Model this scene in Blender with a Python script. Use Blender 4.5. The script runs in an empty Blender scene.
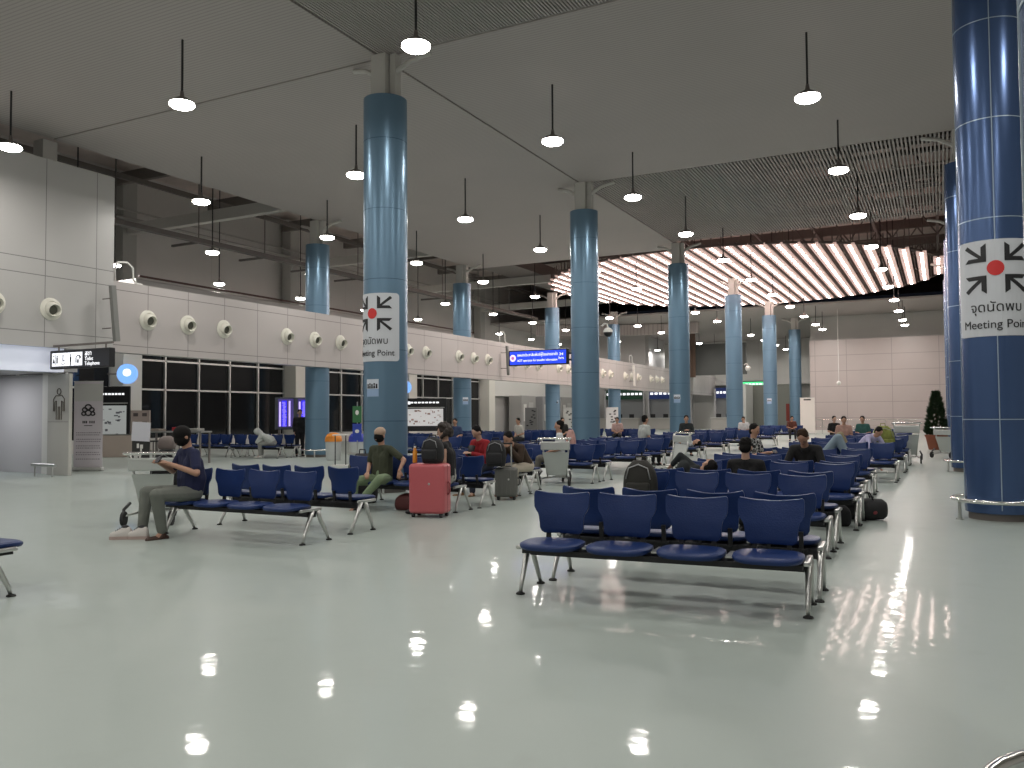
import bpy, math, random
from mathutils import Vector, Matrix, Euler
random.seed(7)
PI = math.pi
S = bpy.context.scene
COL = S.collection

# ---------------------------------------------------------------- camera, world, exposure
cam_d = bpy.data.cameras.new('camera'); cam = bpy.data.objects.new('camera', cam_d); COL.objects.link(cam)
cam_d.sensor_width = 36; cam_d.lens = 833.4/1024*36; cam_d.clip_end = 300; cam_d.clip_start = .05
cam.location = (0, 0, 1.5)
cam.rotation_euler = (Matrix.Rotation(.476, 4, 'Z') @ Matrix.Rotation(PI/2+.0374, 4, 'X') @ Matrix.Rotation(-.0063, 4, 'Z')).to_euler()
S.camera = cam
w = bpy.data.worlds.new('night'); S.world = w; w.use_nodes = True
w.node_tree.nodes['Background'].inputs[0].default_value = (.012, .014, .02, 1)
w.node_tree.nodes['Background'].inputs[1].default_value = .3
S.view_settings.view_transform = 'Standard'; S.view_settings.look = 'None'
S.view_settings.exposure = 0.0; S.view_settings.gamma = 1; S.view_settings.use_curve_mapping = False
S.cycles.max_bounces = 6; S.cycles.diffuse_bounces = 4; S.cycles.glossy_bounces = 3
S.cycles.use_light_tree = True; S.cycles.sample_clamp_indirect = 4
S.cycles.caustics_reflective = False; S.cycles.caustics_refractive = False
LAMP_W = 66.0
LAMP_COL = (1.0, .97, .92)
LAMP_H = 7.53

# ---------------------------------------------------------------- materials
_m = {}
def mat(name, col=(.5, .5, .5), rough=.5, metal=0., spec=.5, emit=None, es=0., coat=0., alpha=1., noise=0., nscale=8., bump=0., bscale=40., aniso=0.):
    if name in _m: return _m[name]
    m = bpy.data.materials.new(name); m.use_nodes = True; nt = m.node_tree; b = nt.nodes['Principled BSDF']
    b.inputs['Base Color'].default_value = (*col, 1); b.inputs['Roughness'].default_value = rough
    b.inputs['Metallic'].default_value = metal; b.inputs['Specular IOR Level'].default_value = spec
    b.inputs['Coat Weight'].default_value = coat; b.inputs['Alpha'].default_value = alpha
    if emit: b.inputs['Emission Color'].default_value = (*emit, 1); b.inputs['Emission Strength'].default_value = es
    if noise or bump:
        tc = nt.nodes.new('ShaderNodeTexCoord'); n = nt.nodes.new('ShaderNodeTexNoise'); n.inputs['Scale'].default_value = nscale; n.inputs['Detail'].default_value = 4
        nt.links.new(tc.outputs['Object'], n.inputs['Vector'])
        if noise:
            mx = nt.nodes.new('ShaderNodeMix'); mx.data_type = 'RGBA'
            mx.inputs[6].default_value = (*[c*(1-noise) for c in col], 1); mx.inputs[7].default_value = (*[min(1, c*(1+noise)) for c in col], 1)
            nt.links.new(n.outputs['Fac'], mx.inputs[0]); nt.links.new(mx.outputs[2], b.inputs['Base Color'])
        if bump:
            n2 = nt.nodes.new('ShaderNodeTexNoise'); n2.inputs['Scale'].default_value = bscale
            nt.links.new(tc.outputs['Object'], n2.inputs['Vector'])
            bp = nt.nodes.new('ShaderNodeBump'); bp.inputs['Strength'].default_value = bump; bp.inputs['Distance'].default_value = .02
            nt.links.new(n2.outputs['Fac'], bp.inputs['Height']); nt.links.new(bp.outputs['Normal'], b.inputs['Normal'])
    _m[name] = m; return m

def line_mask(nt, val, period, offset, width):
    """1 inside joint lines of the given width"""
    a = nt.nodes.new('ShaderNodeMath'); a.operation = 'SUBTRACT'; nt.links.new(val, a.inputs[0]); a.inputs[1].default_value = offset - period/2
    f = nt.nodes.new('ShaderNodeMath'); f.operation = 'WRAP'; nt.links.new(a.outputs[0], f.inputs[0]); f.inputs[1].default_value = period; f.inputs[2].default_value = 0
    d = nt.nodes.new('ShaderNodeMath'); d.operation = 'SUBTRACT'; nt.links.new(f.outputs[0], d.inputs[0]); d.inputs[1].default_value = period/2
    ab = nt.nodes.new('ShaderNodeMath'); ab.operation = 'ABSOLUTE'; nt.links.new(d.outputs[0], ab.inputs[0])
    l = nt.nodes.new('ShaderNodeMath'); l.operation = 'LESS_THAN'; nt.links.new(ab.outputs[0], l.inputs[0]); l.inputs[1].default_value = width/2
    return l.outputs[0]
def panel_mat(name, col, lines, dark=.45, rough=.42, lw=.022):
    """lines: list of (axis, period, offset) joints between cladding panels (world metres)"""
    m = bpy.data.materials.new(name); m.use_nodes = True; nt = m.node_tree; b = nt.nodes['Principled BSDF']
    b.inputs['Roughness'].default_value = rough
    g = nt.nodes.new('ShaderNodeNewGeometry'); sp = nt.nodes.new('ShaderNodeSeparateXYZ'); nt.links.new(g.outputs['Position'], sp.inputs[0])
    acc = None
    for ax, per, off in lines:
        o = line_mask(nt, sp.outputs[ax], per, off, lw)
        if acc is None: acc = o
        else:
            mx = nt.nodes.new('ShaderNodeMath'); mx.operation = 'MAXIMUM'; nt.links.new(acc, mx.inputs[0]); nt.links.new(o, mx.inputs[1]); acc = mx.outputs[0]
    n = nt.nodes.new('ShaderNodeTexNoise'); n.inputs['Scale'].default_value = .7; nt.links.new(g.outputs['Position'], n.inputs['Vector'])
    c0 = nt.nodes.new('ShaderNodeMix'); c0.data_type = 'RGBA'; c0.inputs[6].default_value = (*[c*.94 for c in col], 1); c0.inputs[7].default_value = (*[c*1.05 for c in col], 1)
    nt.links.new(n.outputs['Fac'], c0.inputs[0])
    c1 = nt.nodes.new('ShaderNodeMix'); c1.data_type = 'RGBA'; c1.inputs[7].default_value = (*[c*dark for c in col], 1)
    nt.links.new(acc, c1.inputs[0]); nt.links.new(c0.outputs[2], c1.inputs[6]); nt.links.new(c1.outputs[2], b.inputs['Base Color'])
    return m

# ---------------------------------------------------------------- mesh builder
class MB:
    def __init__(s): s.v = []; s.f = []
    def add(s, vs, fs, M=None):
        o = len(s.v); s.v += [tuple(M @ Vector(p)) for p in vs] if M is not None else [tuple(p) for p in vs]
        s.f += [tuple(i+o for i in f) for f in fs]; return s
    def box(s, c, d, M=None, rz=0, rx=0, ry=0):
        R = Euler((rx, ry, rz)).to_matrix(); c = Vector(c); hx, hy, hz = d[0]/2, d[1]/2, d[2]/2
        vs = [c+R@Vector((x*hx, y*hy, z*hz)) for z in (-1, 1) for y in (-1, 1) for x in (-1, 1)]
        return s.add(vs, [(0, 2, 3, 1), (4, 5, 7, 6), (0, 1, 5, 4), (2, 6, 7, 3), (0, 4, 6, 2), (1, 3, 7, 5)], M)
    def rings(s, rs, cap=True, M=None, closed=False):
        n = len(rs[0]); vs = [p for r in rs for p in r]; fs = []
        k = len(rs)
        for i in range(k if closed else k-1):
            a = i*n; b = ((i+1) % k)*n
            for j in range(n): fs.append((a+j, a+(j+1) % n, b+(j+1) % n, b+j))
        if cap and not closed: fs.append(tuple(range(n-1, -1, -1))); fs.append(tuple(range((k-1)*n, k*n)))
        return s.add(vs, fs, M)
    def rbox(s, c, d, r=.02, n=3, M=None, rz=0, rx=0):
        """box with rounded vertical and horizontal edges (superellipse rings)"""
        R = Euler((rx, 0, rz)).to_matrix(); c = Vector(c); hx, hy, hz = d[0]/2, d[1]/2, d[2]/2
        r = min(r, hx*.98, hy*.98, hz*.98)
        def ring(ins, z):
            o = []
            for qx, qy, a0 in ((1, 1, 0), (-1, 1, PI/2), (-1, -1, PI), (1, -1, 3*PI/2)):
                for k in range(n+1):
                    a = a0+PI/2*k/n
                    o.append(c+R@Vector((qx*(hx-r)+(r-ins)*math.cos(a), qy*(hy-r)+(r-ins)*math.sin(a), z)))
            return o
        rs = []
        for k in range(n+1):
            a = PI/2*k/n; rs.append(ring(r*(1-math.sin(a))*.999, -hz+r*(1-math.cos(a))))
        for k in range(n+1):
            a = PI/2*k/n; rs.append(ring(r*(1-math.cos(a))*.999, hz-r*(1-math.sin(a))))
        return s.rings(rs, M=M)
    def cyl(s, p0, p1, r0, r1=None, n=12, M=None, cap=True):
        r1 = r0 if r1 is None else r1; p0 = Vector(p0); p1 = Vector(p1); d = (p1-p0).normalized()
        u = d.orthogonal().normalized(); v = d.cross(u)
        return s.rings([[p+(u*math.cos(2*PI*i/n)+v*math.sin(2*PI*i/n))*r for i in range(n)] for p, r in ((p0, r0), (p1, r1))], cap, M)
    def tube(s, pts, r, n=8, M=None, closed=False):
        pts = [Vector(p) for p in pts]; rr = r if isinstance(r, (list, tuple)) else [r]*len(pts); rs = []; u = None; k = len(pts)
        for i, p in enumerate(pts):
            if closed: d = pts[(i+1) % k]-pts[i-1]
            else: d = pts[min(i+1, k-1)]-pts[max(i-1, 0)]
            d.normalize()
            u = d.orthogonal().normalized() if u is None else (u-d*u.dot(d)).normalized()
            v = d.cross(u); rs.append([p+(u*math.cos(2*PI*j/n)+v*math.sin(2*PI*j/n))*rr[i] for j in range(n)])
        return s.rings(rs, M=M, closed=closed)
    def lathe(s, prof, c=(0, 0, 0), n=24, M=None, cap=True, a0=0., a1=2*PI):
        c = Vector(c)
        return s.rings([[c+Vector((r*math.cos(2*PI*i/n), r*math.sin(2*PI*i/n), z)) for i in range(n)] for r, z in prof], cap, M)
    def ell(s, c, r, M=None, nu=14, nv=9, R=None):
        c = Vector(c); rs = []
        for i in range(nv):
            t = PI*(i+.5)/nv
            ring = []
            for j in range(nu):
                p = Vector((r[0]*math.sin(t)*math.cos(2*PI*j/nu), r[1]*math.sin(t)*math.sin(2*PI*j/nu), -r[2]*math.cos(t)))
                ring.append(c+(R@p if R is not None else p))
            rs.append(ring)
        return s.rings(rs, M=M)
    def cap(s, p0, r0, p1, r1=None, n=10):
        """closed capsule"""
        r1 = r0 if r1 is None else r1; p0 = Vector(p0); p1 = Vector(p1); d = (p1-p0)
        if d.length < 1e-5: d = Vector((0, 0, 1e-3))
        d.normalize(); u = d.orthogonal().normalized(); v = d.cross(u); rs = []
        for k in range(4):
            a = PI/2*(k+.4)/4; rs.append((p0-d*r0*math.cos(a), r0*math.sin(a)))
        rs.append((p0, r0)); rs.append((p1, r1))
        for k in range(4):
            a = PI/2*(3-k+.4)/4; rs.append((p1+d*r1*math.cos(a), r1*math.sin(a)))
        return s.rings([[p+(u*math.cos(2*PI*i/n)+v*math.sin(2*PI*i/n))*r for i in range(n)] for p, r in rs])
    def slab(s, pts, z0, z1, M=None):
        n = len(pts); return s.rings([[Vector((x, y, z)) for x, y in pts] for z in (z0, z1)], M=M)
    def build(s, name, m, parent=None, smooth=False, auto=None):
        me = bpy.data.meshes.new(name); me.from_pydata(s.v, [], s.f); me.validate(); me.update()
        o = bpy.data.objects.new(name, me); COL.objects.link(o); me.materials.append(m)
        if smooth:
            me.polygons.foreach_set('use_smooth', [True]*len(me.polygons))
            if auto is not None: me.set_sharp_from_angle(angle=math.radians(auto))
        if parent is not None: o.parent = parent
        return o

def tag(o, label=None, cat=None, group=None, kind=None):
    if label: o['label'] = label
    if cat: o['category'] = cat
    if group: o['group'] = group
    if kind: o['kind'] = kind
    return o
def thing(name, label, cat, loc=(0, 0, 0), rz=0, group=None):
    o = bpy.data.objects.new(name, None); o.empty_display_size = .1; COL.objects.link(o); o.location = loc; o.rotation_euler = (0, 0, rz)
    return tag(o, label, cat, group)
def struct(mb, name, m, smooth=False, auto=None):
    return tag(mb.build(name, m, None, smooth, auto), kind='structure')
def dup(root, loc, rz, label, group=None):
    def cp(o, p):
        c = o.copy(); COL.objects.link(c); c.parent = p
        for ch in o.children: cp(ch, c)
        return c
    r = cp(root, None); r.location = loc; r.rotation_euler = (0, 0, rz); r['label'] = label
    if group: r['group'] = group
    return r
def text_mesh(txt, size, name, m, parent, fn, ax='CENTER', ext=.002):
    """writing as a mesh; fn maps flat (x, y, z) to its place"""
    cu = bpy.data.curves.new(name, 'FONT'); cu.body = txt; cu.size = size; cu.align_x = ax; cu.extrude = ext
    ob = bpy.data.objects.new(name, cu); COL.objects.link(ob)
    dg = bpy.context.evaluated_depsgraph_get(); dg.update()
    me = bpy.data.meshes.new_from_object(ob.evaluated_get(dg)); bpy.data.objects.remove(ob)
    for v in me.vertices: v.co = fn(*v.co)
    me.materials.clear(); me.materials.append(m)
    o = bpy.data.objects.new(name, me); COL.objects.link(o); o.parent = parent; return o
ORD = ['first', 'second', 'third', 'fourth', 'fifth', 'sixth', 'seventh', 'eighth', 'ninth', 'tenth', 'eleventh', 'twelfth', 'thirteenth', 'fourteenth', 'fifteenth', 'sixteenth', 'seventeenth', 'eighteenth', 'nineteenth', 'twentieth']

M_ceil = panel_mat('ceiling_grey_panel', (.45, .405, .388), [(1, .09, 0)], dark=.8, rough=.75, lw=.03)
M_slat = mat('slat_grey', (.40, .36, .345), .6)
M_roof = mat('roof_dark', (.52, .44, .41), .85, noise=.3, nscale=1.)
M_steel_d = mat('painted_steel_dark', (.16, .14, .13), .6)
M_beam = mat('beam_light', (.55, .53, .50), .55)
M_white = mat('white_paint', (.72, .71, .68), .45)
M_chrome = mat('chrome', (.78, .77, .75), .16, 1.)
M_steel = mat('satin_steel', (.62, .62, .60), .32, 1.)
M_alu = mat('aluminium_frame', (.66, .66, .64), .4, .5)
M_black = mat('black_plastic', (.012, .012, .014), .45)
M_rubber = mat('rubber', (.02, .02, .02), .8)
M_vinyl = mat('blue_vinyl', (.010, .030, .125), .40, spec=.38, noise=.12, nscale=5, bump=.12, bscale=90)
M_pink = mat('pink_suitcase_shell', (.52, .115, .13), .38, bump=.05, bscale=120)
M_lens = mat('lamp_lens', (1, 1, 1), .4, emit=(1, .97, .9), es=30)

# ================================================================ SHELL
def floor_mat():
    m = bpy.data.materials.new('painted_floor'); m.use_nodes = True; nt = m.node_tree; b = nt.nodes['Principled BSDF']
    g = nt.nodes.new('ShaderNodeNewGeometry')
    n = nt.nodes.new('ShaderNodeTexNoise'); n.inputs['Scale'].default_value = .35; n.inputs['Detail'].default_value = 6; nt.links.new(g.outputs['Position'], n.inputs['Vector'])
    c = nt.nodes.new('ShaderNodeMix'); c.data_type = 'RGBA'; c.inputs[6].default_value = (.355, .405, .378, 1); c.inputs[7].default_value = (.415, .465, .436, 1)
    nt.links.new(n.outputs['Fac'], c.inputs[0])
    # scuffs
    n3 = nt.nodes.new('ShaderNodeTexNoise'); n3.inputs['Scale'].default_value = 2.6; n3.inputs['Detail'].default_value = 8; nt.links.new(g.outputs['Position'], n3.inputs['Vector'])
    mr = nt.nodes.new('ShaderNodeMapRange'); mr.inputs[1].default_value = .62; mr.inputs[2].default_value = .8; mr.inputs[3].default_value = 0; mr.inputs[4].default_value = .25
    nt.links.new(n3.outputs['Fac'], mr.inputs[0])
    c2 = nt.nodes.new('ShaderNodeMix'); c2.data_type = 'RGBA'; c2.inputs[7].default_value = (.31, .325, .30, 1)
    nt.links.new(mr.outputs[0], c2.inputs[0]); nt.links.new(c.outputs[2], c2.inputs[6]); nt.links.new(c2.outputs[2], b.inputs['Base Color'])
    rr = nt.nodes.new('ShaderNodeMapRange'); rr.inputs[3].default_value = .34; rr.inputs[4].default_value = .42; nt.links.new(n3.outputs['Fac'], rr.inputs[0]); nt.links.new(rr.outputs[0], b.inputs['Roughness'])
    b.inputs['Specular IOR Level'].default_value = .22; b.inputs['Coat Weight'].default_value = .22; b.inputs['Coat Roughness'].default_value = .05
    # orange-peel ripple of the poured coat
    n2 = nt.nodes.new('ShaderNodeTexNoise'); n2.inputs['Scale'].default_value = 5.5; n2.inputs['Detail'].default_value = 1; nt.links.new(g.outputs['Position'], n2.inputs['Vector'])
    bp = nt.nodes.new('ShaderNodeBump'); bp.inputs['Strength'].default_value = .13; bp.inputs['Distance'].default_value = .012; nt.links.new(bp.outputs['Normal'], b.inputs['Coat Normal'])
    nt.links.new(n2.outputs['Fac'], bp.inputs['Height']); nt.links.new(bp.outputs['Normal'], b.inputs['Normal'])
    return m
struct(MB().box((-12, 39, -.1), (44, 92, .2)), 'floor', floor_mat())

CH = 8.8
# closed ceiling fields (grey ribbed panels) around the open and slatted bays
cb = MB()
def cf(x0, x1, y0, y1): cb.box(((x0+x1)/2, (y0+y1)/2, CH+.06), (x1-x0, y1-y0, .12))
cf(-20.55, -10.02, -7, 13.66); cf(-20.55, -10.02, 13.72, 35.9)
cf(-9.96, .6, -7, 8); cf(-9.96, .6, 13.72, 24.2); cf(.66, 10, -7, 84)
cf(-32.2, .6, 58.8, 85)
struct(cb, 'ceiling', M_ceil)
# slatted fields
def slats(x0, x1, y0, y1, pitch, wd):
    g = MB(); x = x0+pitch/2
    while x < x1:
        g.box((x, (y0+y1)/2, CH+.03), (wd, y1-y0, .06)); x += pitch
    y = y0+.6
    while y < y1: g.box(((x0+x1)/2, y, CH+.09), (x1-x0, .05, .05)); y += 1.3
    return g
struct(slats(-9.96, .6, 8, 13.66, .065, .036), 'ceiling_slats', M_slat)
struct(slats(-9.96, .6, 24.25, 34.4, .1, .048), 'ceiling_slats', M_slat)
# high dark roof
struct(MB().box((-12, 39, 12.6), (44, 92, .2)), 'ceiling_roof', M_roof)
tr = MB()
for y in (13.66, 24.2, 29.5, 34.7, 40, 45.3, 50.6, 55.8):
    tr.box((-15, y, 11.9), (34, .22, .5))
    if y > 20:
        tr.box((-5, y+.1, 10.2), (10, .1, .1))
        for x in range(-10, 1, 2): tr.cyl((x, y, 10.2), (x+1, y, 11.7), .04, n=6); tr.cyl((x+1, y, 11.7), (x+2, y, 10.2), .04, n=6)
for x in (-30, -27, -24, -21, -17, -13, -9, -6, -3, 0):
    tr.box((x, 39, 11.5), (.14, 60, .22))
struct(tr, 'ceiling_trusses', M_steel_d)
du = MB()
for y in (26, 28.4, 30.8, 33): du.box((-4.5, y, 9.6), (9.5, .09, .12))
for x in (-8, -5.5, -3.2, -1.2): du.box((x, 30, 9.9), (.16, 13, .2))
struct(du, 'ceiling_hangers', mat('hanger_steel', (.20, .17, .155), .6))

# left cladding walls
M_clad = panel_mat('wall_cladding_left', (.47, .458, .45), [(1, 1.43, 16.10), (2, 20, 5.1), (2, 20, 5.5), (2, 20, 3.67)])
M_band = panel_mat('bulkhead_cladding', (.46, .425, .415), [(1, 1.43, 16.32), (2, 20, 5.02), (2, 20, 3.5)])
wl = MB(); wl.box((-20.3, 4.1, 5.7), (.4, 22.2, 4.8))                # tall lit part, down to 3.3
struct(wl, 'wall_left', M_clad)
struct(MB().box((-20.3, 49.5, 4.28), (.4, 68.6, 1.96)), 'wall_left_bulkhead', M_band)
# toilet entrance under the tall wall
M_wash = mat('light_grey_wall', (.50, .49, .50), .5)
wr = MB(); wr.box((-20.4, 2.8, 1.35), (.3, 18.2, 2.7)); struct(wr, 'wall_left_lower', M_wash)
struct(MB().box((-20.42, 12.2, 3.0), (.28, 3.4, .62)), 'trim_1', mat('lightbox_fascia', (.7, .72, .78), .5, emit=(.75, .8, 1.), es=.32))
struct(MB().box((-23.4, 14.45, 1.35), (4.0, .2, 2.7)), 'wall_entrance', M_wash)
struct(MB().box((-21.30, 14.30, 1.35), (.46, .30, 2.7)), 'trim_2', M_white)
struct(MB().box((-22.9, 13.2, 2.78), (4.9, 2.4, .12)), 'ceiling_entrance', M_wash)
struct(MB().box((-25.3, 12.6, 1.35), (.2, 4, 2.7)), 'wall_entrance_back', M_wash)
struct(MB().box((-20.9, 13.72, 6.0), (.40, .40, 5.6)), 'trim_post', M_beam)
t = thing('added_entrance_light', 'added light panel brightening the toilet entrance from its ceiling', 'added light', (-22.9, 13.0, 2.70))  # fixture and its area light added to brighten the dark entrance
MB().box((0, 0, 0), (1.3, .5, .04)).build('frame', M_white, t); MB().box((0, 0, -.025), (1.2, .4, .01)).build('diffuser', mat('added_panel_glow', (1, 1, 1), .5, emit=(.95, .95, 1), es=6), t)
ld = bpy.data.lights.new('bulb', 'AREA'); ld.shape = 'RECTANGLE'; ld.size = 1.2; ld.size_y = .4; ld.energy = 32; ld.color = (.95, .96, 1)
lo = bpy.data.objects.new('bulb', ld); COL.objects.link(lo); lo.parent = t; lo.location = (0, 0, -.04)
# window wall
M_glass = mat('night_glass', (.006, .007, .009), .06, spec=.5)
struct(MB().box((-32.3, 40, .24), (.35, 36, .5)), 'wall_left_sill', mat('sill_paint', (.62, .60, .57), .5))
struct(MB().box((-32.4, 30, 8.6), (.35, 110, 8.4)), 'wall_left_upper', panel_mat('upper_wall_grey', (.60, .575, .555), [(1, 5.27, 24.6)], dark=.8))
cy_list = [24.7, 35.5, 46.4, 57.4]
k = 0
for i in range(4):
    y0 = ([13.5]+cy_list)[i]+.45; y1 = cy_list[i]-.45
    if i == 3: y1 = 56.9
    if i == 0: y0 = 14
    k += 1
    wroot = MB(); wroot.box((-32.32, (y0+y1)/2, 2.45), (.04, y1-y0, 3.92)); wo = struct(wroot, 'window_%d' % k, M_glass)
    fr = MB(); n = max(1, round((y1-y0)/1.93))
    for j in range(n+1): fr.box((-32.22, y0+(y1-y0)*j/n, 2.45), (.12, .075, 3.92))
    for z in (.52, 2.78, 4.12, 4.4): fr.box((-32.22, (y0+y1)/2, z), (.12, y1-y0, .08))
    fr.build('window_frame', M_alu, wo)
for y in cy_list: struct(MB().box((-31.75, y, 2.2), (.8, .95, 4.4)), 'trim_column_casing', mat('cream_casing', (.74, .72, .66), .5))
for y in (24.6, 35.1, 45.7, 56.2):
    struct(MB().box((-31.8, y, 8.3), (.6, .7, 7.8)), 'trim_upper_column', mat('upper_col', (.42, .41, .39), .5))
    struct(MB().box((-26.2, y, 9.75), (11.6, .3, .45)), 'trim_roof_beam', M_beam)
# far end of the left side
struct(MB().box((-32.3, 71, 2.2), (.35, 27, 4.4)), 'wall_left_lobby', mat('lobby_wall', (.46, .45, .44), .5))
struct(MB().box((-31.9, 67, 3.8), (.5, 18, 1.5)), 'trim_lobby_fascia', mat('lobby_fascia', (.66, .65, .62), .5))
struct(MB().box((-12, 84.6, 6), (44, .3, 12)), 'wall_far', panel_mat('far_wall_grey', (.50, .49, .465), [(0, 3.2, 0), (2, 20, 4.1)], dark=.75))
struct(MB().box((-14, 83.9, 4.6), (22, 1.2, .55)), 'trim_far_ledge', mat('far_ledge', (.5, .48, .46), .5))
struct(MB().box((10, 39, 6), (.3, 92, 12)), 'wall_right', mat('right_wall', (.45, .44, .42), .6))
struct(MB().box((-12, -7, 6), (44, .3, 12)), 'wall_behind', mat('rear_wall', (.40, .39, .38), .6))
struct(MB().box((-34, 39, 6), (.2, 92, 12)), 'wall_outer', M_black)
# pink cladding wall at the end of the hall
struct(MB().box((-4.15, 66.2, 3.5), (9.25, .4, 6.95)), 'wall_end', panel_mat('end_wall_cladding', (.50, .435, .42), [(0, 3.05, -.1), (0, 20, -8.4), (2, 1.16, 0)], dark=.7, lw=.04))
struct(MB().box((-4.15, 65.98, .12), (9.25, .06, .24)), 'baseboard_end', M_white)
struct(MB().box((-4.0, 67, 7.9), (9.6, .4, 1.9)), 'wall_end_upper', mat('end_upper', (.42, .42, .40), .6))
# boxed volumes over the bulkhead, far left
struct(MB().box((-25.9, 70.3, 7.3), (6, 1.0, 4.0)), 'wall_far_box', panel_mat('far_box_clad', (.46, .43, .42), [(0, 3, -25.6)], dark=.8))
struct(MB().box((-25, 76.5, 7.0), (1.2, 8, 5.4)), 'wall_far_return', M_wash)
fb = MB()
for i in range(9): fb.box((-20.6+i*.12, 74, 6.8), (.05, .3, 4))
struct(fb, 'trim_far_louvre', mat('brown_louvre', (.22, .14, .10), .6))
struct(MB().box((-17.6, 75, 6.4), (4.6, .4, 2.8)), 'wall_far_upper_room', mat('dark_room', (.12, .125, .12), .5))
# curved far ceiling bulkhead
cvb = MB()
pts = [(-29+1.0*i, 60.5+4.5*math.sin(i/12*PI/2)) for i in range(13)]
cvb.slab(pts+[(p[0], p[1]+.5) for p in reversed(pts)], 7.9, 8.75)
struct(cvb, 'trim_curved_bulkhead', M_ceil)

# overhead services beyond the ceiling edge
t = thing('cable_tray', 'long dark steel cable tray running below the roof behind the bulkhead', 'cable tray', (-24.4, 31, 8.05))
MB().box((0, 0, 0), (.26, 40, .17)).build('tray', M_steel_d, t)
for y in (-12.5, -9, -5.6, -2.5, .5, 4, 8, 12, 16): MB().box((-.75, y, -.06), (1.3, .09, .08)).box((0, y, 2.1), (.03, .03, 4.2)).build('support_arm', M_steel_d, t)
t = thing('service_pipe', 'pair of slim pipes running high on the upper left wall', 'pipe', (-31.4, 40, 10.2))
for z, r in ((0, .07), (.35, .045)): MB().cyl((0, -22, z), (0, 22, z), r, n=8).build('pipe', mat('pipe_grey', (.4, .38, .36), .5), t)
t = thing('air_duct', 'low grey air duct lying along the wall behind the bulkhead', 'air duct', (-29, 36, 6.6))
MB().rbox((0, 0, 0), (1.2, 27, .9), .06).build('duct', mat('duct_grey', (.40, .385, .37), .5), t)
MB().tube([(.62, -13.4, .55), (.62, 0, .55), (.62, 13.4, .55)], .045).build('edge_pipe', mat('red_pipe', (.10, .05, .045), .5), t)
t = thing('roof_duct', 'dark roof duct hanging above the left ceiling edge', 'air duct', (-22.6, 34, 10.4))
MB().box((0, 0, 0), (2.2, 40, .7)).build('duct', M_steel_d, t)

# ================================================================ COLUMNS
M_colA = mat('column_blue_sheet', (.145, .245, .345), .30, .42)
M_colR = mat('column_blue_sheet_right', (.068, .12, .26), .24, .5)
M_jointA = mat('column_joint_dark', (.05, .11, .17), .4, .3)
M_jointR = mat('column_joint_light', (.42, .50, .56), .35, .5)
def column(x, y, label, right=False, rail=True, tall=7.88, group=None):
    t = thing('round_column', label, 'column', (x, y, 0), 0, 'blue round columns')
    mc = M_colR if right else M_colA
    r = .438
    MB().lathe([(r, .1), (r, tall)], n=64).build('cladding', mc, t, True, 40)
    MB().lathe([(r-.04, 0), (r-.04, .1)], n=40).build('plinth', M_steel_d, t, True, 40)
    j = MB(); z = 1.4
    while z < tall-.3: j.lathe([(r-.002, z-.006), (r+.003, z-.006), (r+.003, z+.006), (r-.002, z+.006)], n=64, cap=False); z += 1.4
    if right:
        for a in (0, PI/2, PI, 3*PI/2): j.box((r*math.cos(a), r*math.sin(a), tall/2), (.012, .012, tall-.3))
    j.build('panel_joint', M_jointR if right else M_jointA, t)
    core = MB(); core.box((-.06, 0, (tall+CH)/2), (.34, .34, CH-tall)); core.box((.2, .06, (tall+CH)/2), (.14, .2, CH-tall))
    core.build('steel_core', M_beam, t)
    for sx, sy in ((-1, .2), (1, .2)):
        MB().tube([(sx*.15, 0, CH-.42), (sx*.55, sy*.5, CH-.16), (sx*.95, sy, CH-.05)], [.06, .05, .05], 6).build('strut', M_beam, t)
    if rail:
        n = 40; rr = .60
        MB().tube([(rr*math.cos(2*PI*i/n), rr*math.sin(2*PI*i/n), .27) for i in range(n)], .03, 10, closed=True).build('bumper_rail', M_chrome, t, True)
        for i in range(4):
            a = 2*PI*i/4+.55+PI; c, s = math.cos(a), math.sin(a)
            MB().cyl((rr*c, rr*s, 0), (rr*c, rr*s, .26), .022, n=8).cyl((rr*c, rr*s, 0), (rr*c, rr*s, .012), .05, n=12).build('rail_post', M_steel, t, True, 40)
    return t
colA = [column(-9.89, 13.66+10.54*i, '%s blue round column back in the row standing among the seats, its white core showing at the top' % ORD[i]) for i in range(6)]
for i in range(4): column(-20.62, 24.2+10.54*i, '%s blue round column back along the left bulkhead' % ORD[i])
colR = []
for i, y in enumerate((13.66, 24.2, 34.7, 45.3)):
    colR.append(column(.70 if i == 0 else .62, y, '%s of the blue round columns at the right edge counted back from the meeting point sign' % ORD[i], True))
near_r = column(.69, 3.12, 'nearest blue round column cut by the right edge of the photo, chrome rail at its foot', True)

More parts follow.
